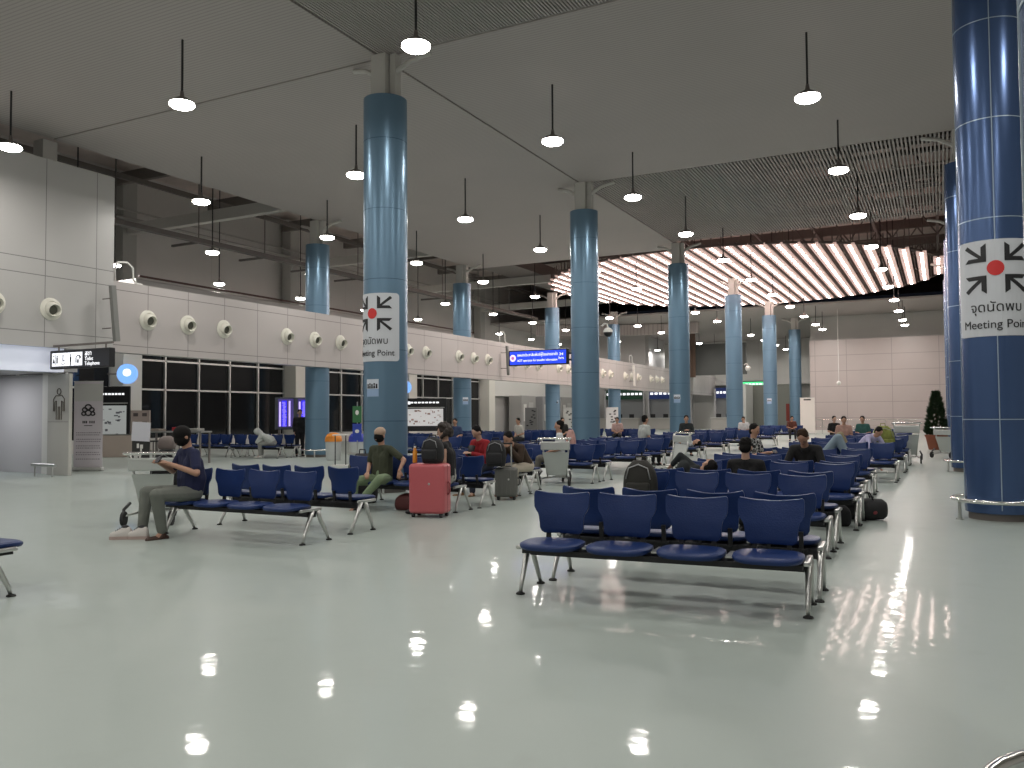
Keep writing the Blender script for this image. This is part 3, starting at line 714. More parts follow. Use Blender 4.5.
for i, (dx, c, lb, d) in enumerate(((-.8, (.30, .26, .22), 'flat brown tray on the left end of the high table', (.4, .3, .08)), (.02, (.45, .02, .03), 'red box on the high table', (.34, .25, .13)), (.75, (.40, .40, .38), 'grey tray on the right end of the high table', (.4, .3, .09)))):
    o = MB().rbox((0, 0, 0), d, .015, 2).build('tray' if i != 1 else 'box', mat('item%d' % i, c, .5)); o.location = (-22.4+dx*.99, 19.4+dx*.14, 1.045+d[2]/2); tag(o, lb, 'tray' if i != 1 else 'box')

# departure screens
t = thing('flight_display', 'pair of lit violet flight screens left of the first blue column along the bulkhead', 'display', (-22.35, 25.0, 0), .35)
MB().rbox((0, .06, 1.62), (1.75, .12, 1.25), .02, 2).build('case', mat('display_case', (.10, .11, .13), .4), t)
for i, x in enumerate((-.42, .38)):
    sc = MB().box((x, -.008, 1.64), (.62, .012, 1.1)).build('screen', mat('display_violet', (.05, .03, .12), .4, emit=(.09, .07, .30), es=.5), t)
    MB().box((x-.06, -.018, 1.62), (.20, .006, 1.0)).build('blue_column', mat('display_blue', (.02, .02, .6), .4, emit=(.03, .02, 1.), es=1.), sc)
    MB().box((x+.16, -.018, 1.62), (.07, .006, .98)).box((x-.23, -.018, 1.6), (.07, .006, .96)).build('white_column', mat('display_lilac', (.6, .5, .9), .4, emit=(.62, .48, 1.), es=.9), sc)
    b = MB(); rnd = random.Random(i)
    for k in range(24): b.box((x-.06+rnd.uniform(-.02, .02), -.022, 1.14+.04*k), (rnd.uniform(.08, .16), .003, .012))
    b.build('listing_lines', _m['display_lilac'], sc)
for sx in (-1, 1): MB().box((sx*.7, .06, .5), (.08, .08, 1.0)).build('post', M_steel_d, t)

# waste bins, tall stand
def bin_(x, y, col, lid, lb):
    t = thing('waste_bin', lb, 'bin', (x, y, 0), .2, 'waste bins')
    MB().lathe([(.23, 0), (.25, .05), (.27, .62), (.27, .66)], n=24).build('body', col, t, True, 40)
    MB().lathe([(.29, .64), (.29, .70), (.27, .80), (.20, .90), (.08, .94), (.01, .945)], n=24).build('lid', lid, t, True, 50)
    MB().rbox((0, -.25, .80), (.24, .08, .09), .02, 2).build('flap', lid, t)
M_bin = mat('bin_grey_white', (.50, .52, .52), .45)
bin_(-18.5, 22.55, M_bin, mat('bin_orange', (.75, .26, .03), .45), 'grey waste bin with an orange lid')
bin_(-17.65, 22.75, M_bin, mat('bin_blue', (.04, .06, .45), .45), 'grey waste bin with a blue lid')
t = thing('stand_sign', 'slim stand with a green sheet above a blue sheet left of the Meeting Point column', 'sign', (-14.5, 18.7, 0), .35)
MB().cyl((0, 0, 0), (0, 0, 1.9), .015, n=8).build('pole', M_steel, t); MB().lathe([(.17, 0), (.17, .015), (.02, .03)], n=20).build('base', M_steel, t)
MB().box((0, -.02, 1.55), (.26, .015, .46)).build('green_sheet', mat('sheet_green', (.03, .14, .05), .5), t); MB().box((0, -.02, 1.06), (.26, .015, .46)).build('blue_sheet', mat('sheet_blue', (.02, .05, .35), .5), t)
b = MB().ell((0, -.03, 1.6), (.05, .004, .07)).ell((0, -.03, 1.08), (.06, .004, .05)); b.build('sheet_emblem', M_white, t)
t = thing('side_table', 'small white table on two thin black legs right of the waste bins', 'table', (-16.3, 20.2, 0), .3)
MB().rbox((0, 0, .93), (.42, .32, .03), .01, 2).build('table_top', M_white, t)
for sx in (-1, 1): MB().box((sx*.17, 0, .47), (.025, .025, .92)).build('leg', M_black, t)
MB().box((0, 0, .012), (.44, .34, .024)).build('base', M_white, t)

# CCTV domes
for x, y, z, lb, b_ in ((-9.05, 24.0, 4.02, 'domed security camera on the right side of the central blue column', 1), (-9.15, 45.2, 3.9, 'small white security camera on a curved arm on the slim blue column', 0), (-6.4, 62.5, 3.6, 'small white domed security camera between the slim columns', 0)):
    t = thing('security_camera', lb, 'camera', (x, y, z), 0)
    MB().lathe([(.14, 0), (.14, .06), (.10, .12), (.03, .15)], n=20).build('housing', M_white, t, True, 40)
    MB().ell((0, 0, 0), (.13, .13, .14), nu=18, nv=11).build('dome', M_black if b_ else M_white, t, True)
    if y < 60: MB().tube([(0, 0, .12), (-.02, 0, .25), (-.12, 0, .27), (-.2, 0, .2)], .025, 8).build('arm', M_white, t)
    else: MB().cyl((0, 0, .14), (0, 0, CH-z), .02, n=8).build('arm', M_white, t)

# ================================================================ FAR LOBBY
t = thing('exit_sign', 'lit green sign on the far wall between the slim columns', 'sign', (-15.9, 82.9, 4.25))
MB().rbox((0, 0, 0), (3.0, .2, .9), .03, 2).build('case', M_bk, t); MB().box((0, -.11, 0), (2.8, .01, .7)).build('face', mat('green_lit', (.05, .6, .2), .4, emit=(.1, .75, .3), es=.9), t)
b = MB()
for i in range(7): b.box((-1.0+.33*i, -.12, .12), (.24, .006, .14)); b.box((-1.0+.33*i, -.12, -.14), (.2, .006, .1))
b.build('lettering_bars', M_let, t)
M_nv = mat('fascia_navy', (.015, .03, .12), .4, emit=(.02, .05, .25), es=.15)
for i, (x, w_, m_, lb) in enumerate(((-29.2, 4.2, mat('fascia_green', (.01, .06, .03), .4), 'left counter under a dark green fascia in the far lobby'), (-24.4, 4.4, M_nv, 'counter under a navy fascia in the far lobby'), (-18.2, 3.2, M_nv, 'right counter under a navy fascia next to the pale partition in the far lobby'))):
    t = thing('service_counter', lb, 'counter', (x, 80.5, 0), 0, 'service counters in the far lobby')
    MB().rbox((0, 0, .55), (w_, .7, 1.1), .02, 2).build('desk', mat('desk_pale', (.52, .49, .46), .5), t)
    MB().rbox((0, -.02, 1.12), (w_+.1, .85, .05), .01, 2).build('desk_top', M_white, t)
    MB().box((0, 1.6, 3.55), (w_+.1, .3, 1.0)).build('fascia', m_, t)
    MB().box((0, 1.9, 1.9), (w_, .1, 2.4)).build('back_panel', mat('booth_back', (.33, .34, .35), .5), t)
    for sx in (-1, 1): MB().box((sx*w_/2, 1.6, 2.0), (.15, .4, 4.0)).build('side_post', M_wash, t)
    b = MB(); rnd = random.Random(i)
    for k in range(9): b.box((-w_*.42+k*w_*.105, 1.44, 3.6), (w_*.07, .01, .22))
    b.build('fascia_lettering', M_let, t)
    for k in range(3): MB().box((-w_*.3+k*w_*.3, .1, 1.34), (.5, .05, .36)).build('monitor', M_black, t)
t = thing('pale_partition', 'tall pale partition at the right end of the lobby counters', 'partition', (-16.1, 78.5, 0)); MB().box((0, 0, 2.1), (.6, 3.2, 4.2)).build('panel', M_white, t)
t = thing('lobby_screen', 'greenish grey screen wall in the far lobby behind the bulkhead end', 'partition', (-14.6, 80.5, 0)); MB().box((0, 0, 2.1), (4.2, .2, 4.2)).build('panel', mat('screen_olive', (.26, .27, .24), .5), t)
MB().box((.2, -.12, 1.5), (.5, .04, 3)).build('pale_strip', M_wash, t); MB().box((1.9, -.15, 1.6), (.3, .06, 1.6)).build('red_cabinet', mat('cabinet_red', (.25, .03, .02), .5), t)
for i, (x, y) in enumerate(((-31.3, 62), (-31.3, 66), (-31.3, 70), (-31.3, 74.5))):
    t = thing('lobby_booth', '%s grey booth from the left along the window side of the far lobby' % ORD[i], 'booth', (x, y, 0), 0, 'grey booths in the far lobby')
    MB().rbox((.3, 0, 1.55), (1.2, 2.6, 3.1), .03, 2).build('body', mat('booth_grey%d' % (i % 2), ((.36, .35, .34), (.30, .30, .31))[i % 2], .5), t)
    MB().box((.93, .3, 1.4), (.04, .9, 2.3)).build('door', mat('booth_door', (.48, .47, .46), .5), t)
    MB().box((.94, -.8, 1.7), (.04, .5, 1.4)).build('poster', M_white, t)
for i, (x, y, c) in enumerate(((-20.5, 55, (.6, .6, .6)), (-22.4, 52, (.62, .62, .6)), (-24.6, 50.5, (.2, .2, .2)))):
    t = thing('queue_board', '%s white standing notice board in front of the far lobby' % ORD[i], 'notice board', (x, y, 0), 0, 'standing notice boards in the lobby')
    MB().rbox((0, 0, 1.25), (.9, .05, 1.5), .01, 2).build('panel', mat('qb%d' % i, c, .5), t)
    for sx in (-1, 1): MB().tube([(sx*.4, -.25, 0), (sx*.4, 0, .5), (sx*.4, .25, 0)], .02, 6).build('leg', M_steel, t)
    b = MB(); rnd = random.Random(i)
    for k in range(10): b.box((rnd.uniform(-.3, .3), -.03, rnd.uniform(.7, 1.8)), (.15, .006, .08))
    b.build('sheet_marks', M_ink, t)
t = thing('end_rail', 'long chrome rail standing in front of the pink end wall', 'rail', (-3.6, 64.6, 0))
MB().cyl((-5.6, 0, 1.02), (4.2, 0, 1.02), .03, n=8).cyl((-5.6, 0, .55), (4.2, 0, .55), .02, n=8).build('rail', M_chrome, t)
for i in range(8): MB().cyl((-5.6+1.4*i, 0, 0), (-5.6+1.4*i, 0, 1.02), .025, n=8).build('post', M_chrome, t)
roll_banner(-8.6, 63, .0, 1.0, 2.6, 'white roll-up banner at the left end of the pink end wall', mat('banner_white', (.72, .68, .64), .5), lambda p, w_, h: MB().box((0, -.008, h-.12), (.5, .004, .1)).build('title_marks', M_ink, p))

# conifer in a pot
t = thing('potted_conifer', 'dark green cone shaped tree in a terracotta pot by the end wall', 'potted tree', (-.22, 37.9, 0))
MB().lathe([(.30, 0), (.40, .5), (.44, .55), (.44, .60), (.38, .60), (.36, .52)], n=24).build('pot', mat('terracotta', (.24, .075, .04), .7), t, True, 40)
MB().cyl((0, 0, .5), (0, 0, 2.2), .04, .015, n=8).build('trunk', mat('bark', (.08, .05, .03), .8), t)
b = MB(); rnd = random.Random(5)
for i in range(1500):
    h = rnd.random()**1.25; R_ = (.42*(1-h)**.7+.05)*(.8 if h < .06 else 1); a = rnd.uniform(0, 2*PI); rr_ = R_*math.sqrt(rnd.uniform(.35, 1)); z = .62+h*1.72
    p = Vector((rr_*math.cos(a), rr_*math.sin(a), z)); d = Vector((math.cos(a), math.sin(a), rnd.uniform(.4, 1.4))).normalized(); l = rnd.uniform(.08, .15); q = d.orthogonal().normalized()*l*.28; q2 = d.cross(q)
    b.add([p-d*l*.4, p+q, p+d*l, p-q, p+q2, p-q2], [(0, 1, 2), (0, 2, 3), (0, 4, 2), (0, 2, 5)])
b.build('foliage', mat('conifer_green', (.022, .05, .018), .7, noise=.4, nscale=6), t)

# ================================================================ LUGGAGE
def trolley(x, y, rz, label):
    t = thing('luggage_trolley', label, 'trolley', (x, y, 0), rz, 'airport luggage trolleys')
    G = mat('trolley_grey', (.52, .54, .52), .4, .3)
    # upright at y=0, platform forward along +Y (away from the viewer side)
    for sx in (-1, 1):
        MB().tube([(sx*.20, .12, .16), (sx*.25, .02, .55), (sx*.30, -.06, .98)], .018, 8).build('upright', M_steel, t, True)
        MB().tube([(sx*.20, .12, .16), (sx*.30, -.12, .14), (sx*.32, -.22, .13)], .018, 8).build('rear_fork', M_steel, t, True)
        wl_ = MB(); wl_.cyl((sx*.32-.02, -.22, .10), (sx*.32+.02, -.22, .10), .10, n=18); wl_.build('wheel', M_rubber, t, True, 40)
        MB().tube([(sx*.335, -.22, .10), (sx*.34, -.17, .22), (sx*.30, -.05, .30)], .022, 8).build('fender', M_black, t, True)
        MB().tube([(sx*.20, .12, .16), (sx*.16, .55, .13), (sx*.08, .95, .12)], .018, 8).build('platform_rail', M_steel, t, True)
    MB().cyl((-.02, .90, .07), (.02, .90, .07), .07, n=16).build('front_wheel', M_rubber, t, True, 40)
    MB().rings([[Vector((sx*(.20+.09*k), .10-.15*k+o, .20+.50*k)) for sx, o in ((-1, 0), (1, 0), (1, .015), (-1, .015))] for k in (0, .33, .66, 1)]).build('back_panel', G, t)
    MB().rbox((0, -.07, .84), (.62, .12, .18), .02, 2).build('top_box', G, t)
    MB().cyl((-.36, -.16, 1.0), (.36, -.16, 1.0), .022, n=10).build('handle', M_chrome, t, True, 40)
    for sx in (-1, 1): MB().cyl((sx*.31, -.16, 1.0), (sx*.30, -.05, .93), .016, n=8).build('handle_arm', M_steel, t)
    pl = MB()
    for k in range(4): pl.box((0, .25+.18*k, .15), (.36-.05*k, .03, .02))
    pl.build('platform', M_steel, t)
    return t
trolley(-7.38, 16.35, .25, 'empty luggage trolley between the seated people and the middle seats')
tq = trolley(-.95, 27.6, 0, 'luggage trolley standing at the end of the right hand seats'); tq.scale = (1.15, 1.15, 1.2)
trolley(.05, 31.2, -.5, 'luggage trolley half hidden by the blue column beside the potted tree')
c1 = trolley(-9.95, 8.2, .55, 'luggage trolley loaded with a black bag beside the person in a navy shirt')
trolley(-6.2, 21.75, 2.6, 'luggage trolley seen past the column behind the sleeper in dark clothes')
def softbag(name, label, cat, loc, rz, d, m, parts=True, tilt=0, group=None):
    t = thing(name, label, cat, loc, rz, group)
    n = 20; rs = []
    for k in range(9):
        z = k/8; sc = (.86, .96, 1, 1, .99, .96, .88, .72, .40)[k]
        rs.append([(d[0]/2*sc*math.copysign(abs(math.cos(2*PI*i/n))**.6, math.cos(2*PI*i/n)), d[1]/2*sc*math.copysign(abs(math.sin(2*PI*i/n))**.7, math.sin(2*PI*i/n))+tilt*z*d[2], z*d[2]) for i in range(n)])
    MB().rings(rs).build('body', m, t, True)
    if parts:
        MB().tube([(-.06, tilt*d[2], d[2]*.97), (-.05, tilt*d[2], d[2]*1.08), (.05, tilt*d[2], d[2]*1.08), (.06, tilt*d[2], d[2]*.97)], .011, 6).build('grab_handle', m, t, True)
        MB().rbox((0, -d[1]*.5, d[2]*.32), (d[0]*.7, d[1]*.28, d[2]*.42), .03, 3).build('front_pocket', m, t, True, 40)
        MB().tube([(-d[0]*.36, -d[1]*.47, d[2]*.60), (-d[0]*.28, -d[1]*.44, d[2]*.84), (0, -d[1]*.40, d[2]*.92), (d[0]*.28, -d[1]*.44, d[2]*.84), (d[0]*.36, -d[1]*.47, d[2]*.60)], .007, 6).build('zip', mat('zip_grey', (.35, .35, .36), .4, .5), t, True)
        for sx in (-1, 1): MB().tube([(sx*d[0]*.25, d[1]*.45, d[2]*.9), (sx*d[0]*.3, d[1]*.62, d[2]*.55), (sx*d[0]*.28, d[1]*.45, d[2]*.12)], .018, 6).build('shoulder_strap', m, t, True)
    return t
M_bag = mat('bag_black', (.012, .012, .014), .7, noise=.3, nscale=20); M_bagb = mat('bag_brown_black', (.018, .017, .014), .75)
softbag('backpack', 'black backpack standing on top of the pink suitcase', 'backpack', (-6.76, 10.52, .80), .1, (.34, .23, .38), M_bag)
softbag('backpack', 'dark rounded backpack on a right hand seat just behind the front bench', 'backpack', (-3.10, 9.22, .452), .1, (.39, .27, .52), M_bagb)
softbag('backpack', 'dark bag leaning on the seats behind the olive shirted person', 'backpack', (-9.0, 11.75, .0), .2, (.55, .35, .85), M_bag)
softbag('bag', 'black bag standing on the luggage trolley beside the navy shirted person', 'bag', (-10.1, 8.55, .17), .5, (.46, .30, .86), M_bag)
o = softbag('bag', 'small brownish rounded bag on top of the black bag on the trolley', 'bag', (-9.98, 8.45, 1.04), .5, (.24, .20, .19), mat('bag_brown', (.16, .13, .12), .6), False)
t = thing('document_folder', 'white sheet over a black and white patterned folder propped on the loaded trolley', 'folder', (-10.12, 8.12, .80), .55)
MB().box((0, 0, .20), (.24, .02, .40), rx=-.05).build('patterned_sheet', mat('sheet_black', (.02, .02, .02), .5), t)
b = MB(); rnd = random.Random(9)
for i in range(16): b.box((rnd.uniform(-.08, .08), -.016, rnd.uniform(.04, .36)), (rnd.uniform(.02, .07), .004, rnd.uniform(.02, .07)))
b.build('pattern_marks', M_white, t)
MB().box((.01, -.025, .50), (.25, .012, .27), rx=.03, ry=.06).build('white_sheet', mat('paper', (.62, .62, .68), .5), t)
t = thing('water_bottle', 'orange drink bottle standing on the pink suitcase beside the backpack', 'bottle', (-7.01, 10.42, .80), 0)
MB().lathe([(.03, 0), (.034, .02), (.034, .16), (.02, .21), (.015, .23)], n=16).build('bottle', mat('orange_drink', (.75, .28, .03), .25), t, True, 40); MB().lathe([(.018, .225), (.018, .25), (.002, .25)], n=14).build('cap', M_white, t)
def suitcase(loc, rz, w_, d, h, m, label, handle=0, ribs=0):
    t = thing('suitcase', label, 'suitcase', loc, rz)
    MB().rbox((0, 0, .055+h/2), (w_, d, h), .055, 5).build('shell', m, t, True, 50)
    for sx in (-1, 1):
        for sy in (-1, 1):
            wv = MB(); wv.cyl((sx*(w_/2-.06)-.02, sy*(d/2-.055), .028), (sx*(w_/2-.06)+.02, sy*(d/2-.055), .028), .028, n=14); wv.box((sx*(w_/2-.06), sy*(d/2-.055), .055), (.05, .05, .03)); wv.build('wheel', M_black, t)
    MB().box((0, 0, .055+h/2), (w_+.004, .012, h-.05)).build('zip_line', mat('zip_'+m.name, tuple(c*.55 for c in m.node_tree.nodes['Principled BSDF'].inputs[0].default_value[:3]), .5), t)
    MB().tube([(w_/2, 0, .055+h*.38), (w_/2+.03, 0, .055+h*.42), (w_/2+.03, 0, .055+h*.6), (w_/2, 0, .055+h*.64)], .014, 8).build('side_handle', _m['zip_'+m.name] if 'zip_'+m.name in _m else m, t, True)
    MB().tube([(-.09, 0, .055+h), (-.08, 0, .075+h), (.08, 0, .075+h), (.09, 0, .055+h)], .012, 8).build('top_handle', m, t, True)
    MB().ell((.05, -d/2-.001, .055+h*.6), (.018, .004, .018)).build('badge', M_steel, t)
    if ribs:
        for i in range(ribs): MB().rbox((-w_*.38+i*w_*.76/(ribs-1), -d/2-.001, .055+h/2), (.02, .012, h*.82), .005, 2).build('rib', m, t)
    if handle:
        for sx in (-1, 1): MB().box((sx*.085, d*.3, .055+h+handle/2), (.022, .014, handle)).build('handle_tube', M_steel, t)
        MB().rbox((0, d*.3, .055+h+handle), (.22, .03, .03), .01, 2).build('pull_handle', M_black, t)
    return t
suitcase((-6.81, 10.52, 0), -.28+.476, .56, .34, .735, M_pink, 'large pink hard shell suitcase standing in the aisle')
suitcase((-6.92, 13.18, 0), .40, .40, .25, .52, mat('suitcase_grey', (.13, .13, .12), .4), 'grey cabin suitcase with its handle pulled up between two people', handle=.42, ribs=5)
softbag('backpack', 'black backpack hung over the handle of the grey suitcase', 'backpack', (-7.02, 12.98, .60), .3, (.36, .22, .46), M_bag)
t = thing('duffel_bag', 'black duffel bag on the floor at the end of the right hand seats', 'bag', (-1.02, 12.75, 0), .3)
MB().rings([[(x, .17*s_*math.copysign(abs(math.cos(2*PI*i/16))**.8, math.cos(2*PI*i/16)), .15+.15*s_*math.sin(2*PI*i/16)) for i in range(16)] for x, s_ in ((-.3, .7), (-.28, .93), (-.15, 1), (.1, 1.02), (.25, .95), (.3, .7))]).build('body', M_bag, t, True)
for s_ in (-1, 1): MB().tube([(-.12, s_*.09, .27), (-.08, s_*.05, .38), (.08, s_*.05, .38), (.12, s_*.09, .27)], .012, 6).build('handle', M_bag, t, True)
MB().ell((.12, -.165, .12), (.03, .006, .03)).build('badge', mat('badge_red', (.2, .03, .04), .5), t)
softbag('bag', 'dark bag lying under the end of the third right hand bench', 'bag', (-1.35, 11.95, 0), .2, (.5, .32, .30), M_bag, False)
softbag('bag', 'dark red bag on the floor under the bench of the olive shirted person', 'bag', (-7.6, 11.15, 0), 0, (.5, .3, .26), mat('bag_darkred', (.09, .02, .02), .6), False)
# the pair of sneakers
for i, (x, y, rz) in enumerate(((-9.04, 6.98, 1.15), (-8.86, 7.08, 1.05))):
    t = thing('sneaker', ('left' if i == 0 else 'right')+' white sneaker of the empty pair on the floor', 'shoe', (x, y, 0), rz-PI/2-.55, 'empty pair of white sneakers')
    prof = [(-.14, .038, .075), (-.11, .044, .10), (-.05, .042, .105), (.0, .046, .085), (.06, .052, .062), (.11, .046, .05), (.145, .022, .035)]
    MB().rings([[(w2*math.copysign(abs(math.cos(2*PI*k/14))**.7, math.cos(2*PI*k/14)), -yy, .03+(h2)*max(0, math.sin(2*PI*k/14))-.012*max(0, -math.sin(2*PI*k/14))) for k in range(14)] for yy, w2, h2 in prof]).build('upper', mat('sneaker_white', (.62, .58, .55), .6), t, True)
    MB().rings([[((w2+.006)*math.cos(2*PI*k/14), -yy*1.04, z) for z in (0,) for k in range(14)] for yy, w2, h2 in prof]+[]) if False else MB().slab([((w2+.006), -yy*1.05) for yy, w2, h2 in prof]+[(-(w2+.006), -yy*1.05) for yy, w2, h2 in reversed(prof)], 0, .032).build('sole', mat('sneaker_sole', (.42, .32, .29), .6), t)
    MB().ell((0, .06, .125), (.03, .05, .02)).build('opening', M_ink, t)
    t.scale = (.88, .88, 1.2)
    lc = MB()
    for k in range(4): lc.tube([(-.028, .01-.025*k, .120-.012*k), (0, .005-.025*k, .128-.012*k), (.028, .01-.025*k, .120-.012*k)], .004, 5)
    lc.build('laces', M_ink, t)

# ================================================================ PEOPLE
def remeshed(mb, name, m, parent, vox, smooth=3):
    me = bpy.data.meshes.new('tmp'); me.from_pydata(mb.v, [], mb.f); o = bpy.data.objects.new('tmp', me); COL.objects.link(o)
    r = o.modifiers.new('r', 'REMESH'); r.mode = 'VOXEL'; r.voxel_size = vox; r.use_smooth_shade = True
    k = o.modifiers.new('s', 'SMOOTH'); k.factor = .5; k.iterations = smooth
    dg = bpy.context.evaluated_depsgraph_get(); dg.update()
    me2 = bpy.data.meshes.new_from_object(o.evaluated_get(dg)); bpy.data.objects.remove(o)
    me2.name = name; me2.materials.clear(); me2.materials.append(m)
    q = bpy.data.objects.new(name, me2); COL.objects.link(q); q.parent = parent; return q
V = Vector
def rotx(p, a): return Matrix.Rotation(a, 3, 'X') @ V(p)
def hand(mb, wrist, d, n, side, curl=.5, k=1.):
    """palm, four unequal fingers with a knuckle bend and a thumb from the palm's side; d = pointing direction, n = palm normal"""
    d = V(d).normalized(); n = (V(n)-d*V(n).dot(d)).normalized(); s_ = d.cross(n)*side; w0 = V(wrist)
    for o in (-.024, 0, .024): mb.cap(w0+d*.01+s_*o*.7, .016, w0+d*.08+s_*o, .013, 8)
    for i, (o, l) in enumerate(((-.030, .052), (-.010, .066), (.010, .072), (.030, .064))):
        b0 = w0+d*.085+s_*o; m1 = b0+(d*math.cos(curl*.6)+n*math.sin(curl*.6))*l*.6; m2 = m1+(d*math.cos(curl*1.8)+n*math.sin(curl*1.8))*l*.5
        mb.cap(b0, .0100, m1, .0095, 7); mb.cap(m1, .0095, m2, .0085, 7)
    t0 = w0+d*.025+s_*.028; t1 = t0+(d*.7+s_*.6+n*.35).normalized()*.040; t2 = t1+(d*.9+s_*.1+n*.45).normalized()*.032
    mb.cap(t0, .014, t1, .0115, 7); mb.cap(t1, .0115, t2, .0095, 7)
SKIN = mat('skin_tan', (.42, .235, .16), .5); SKIN2 = mat('skin_light', (.50, .31, .23), .5)
HAIR = mat('hair_black', (.008, .007, .007), .7, spec=.15, bump=.3, bscale=160); HAIRB = mat('hair_brown', (.035, .02, .012), .7, spec=.15, bump=.3, bscale=160)
def cloth(name, c): return mat(name, c, .85, bump=.35, bscale=14, noise=.12, nscale=9)
def sit(lean=.1, knee=.13, back=0, hands='phone', twist=0, neck=None, look=.3, turn=0, foot=0, hy=.0, hz=.0, side=0):
    """joints of a seated figure, facing -Y, origin on the floor below the hips"""
    J = {}
    P = V((0, .0, .56+hz)); up = V((side, -math.sin(lean), math.cos(lean))).normalized()
    J['pelvis'] = P; J['belly'] = P+up*.16+V((0, .02, 0)); J['chest'] = P+up*.34+V((0, .02, 0)); J['neck'] = P+up*.53
    J['head_up'] = V((side*.8, -math.sin(lean*.7+look), math.cos(lean*.7+look))).normalized()
    J['head'] = J['neck']+V((side*.12, -math.sin(lean+look*.6), math.cos(lean+look*.6))).normalized()*.158
    J['face'] = Matrix.Rotation(turn, 3, 'Z') @ V((0, -math.cos(lean*.7+look), -math.sin(lean*.7+look)))
    c, s_ = math.cos(twist), math.sin(twist)
    for sd, nm in ((1, 'L'), (-1, 'R')):
        J['sh'+nm] = P+up*.47+V((sd*.185*c, sd*.185*s_, 0))
        J['hip'+nm] = P+V((sd*.095, 0, -.02)); J['knee'+nm] = P+V((sd*knee, -.44, -.03)); J['ank'+nm] = V((sd*(knee+.0), -.44-foot, .10)); J['toe'+nm] = V((sd*(knee+.05), -.60-foot, .03))
        if hands == 'phone': J['elb'+nm] = J['sh'+nm]+V((sd*.06, -.06, -.27)); J['hand'+nm] = P+up*.26+V((sd*.06, -.34, .02))
        elif hands == 'knees': J['elb'+nm] = J['sh'+nm]+V((sd*.07, -.14, -.25)); J['hand'+nm] = J['knee'+nm]+V((-sd*.03, .06, .13))
        elif hands == 'lap': J['elb'+nm] = J['sh'+nm]+V((sd*.06, .02, -.28)); J['hand'+nm] = P+V((sd*.06, -.22, .12))
    return J
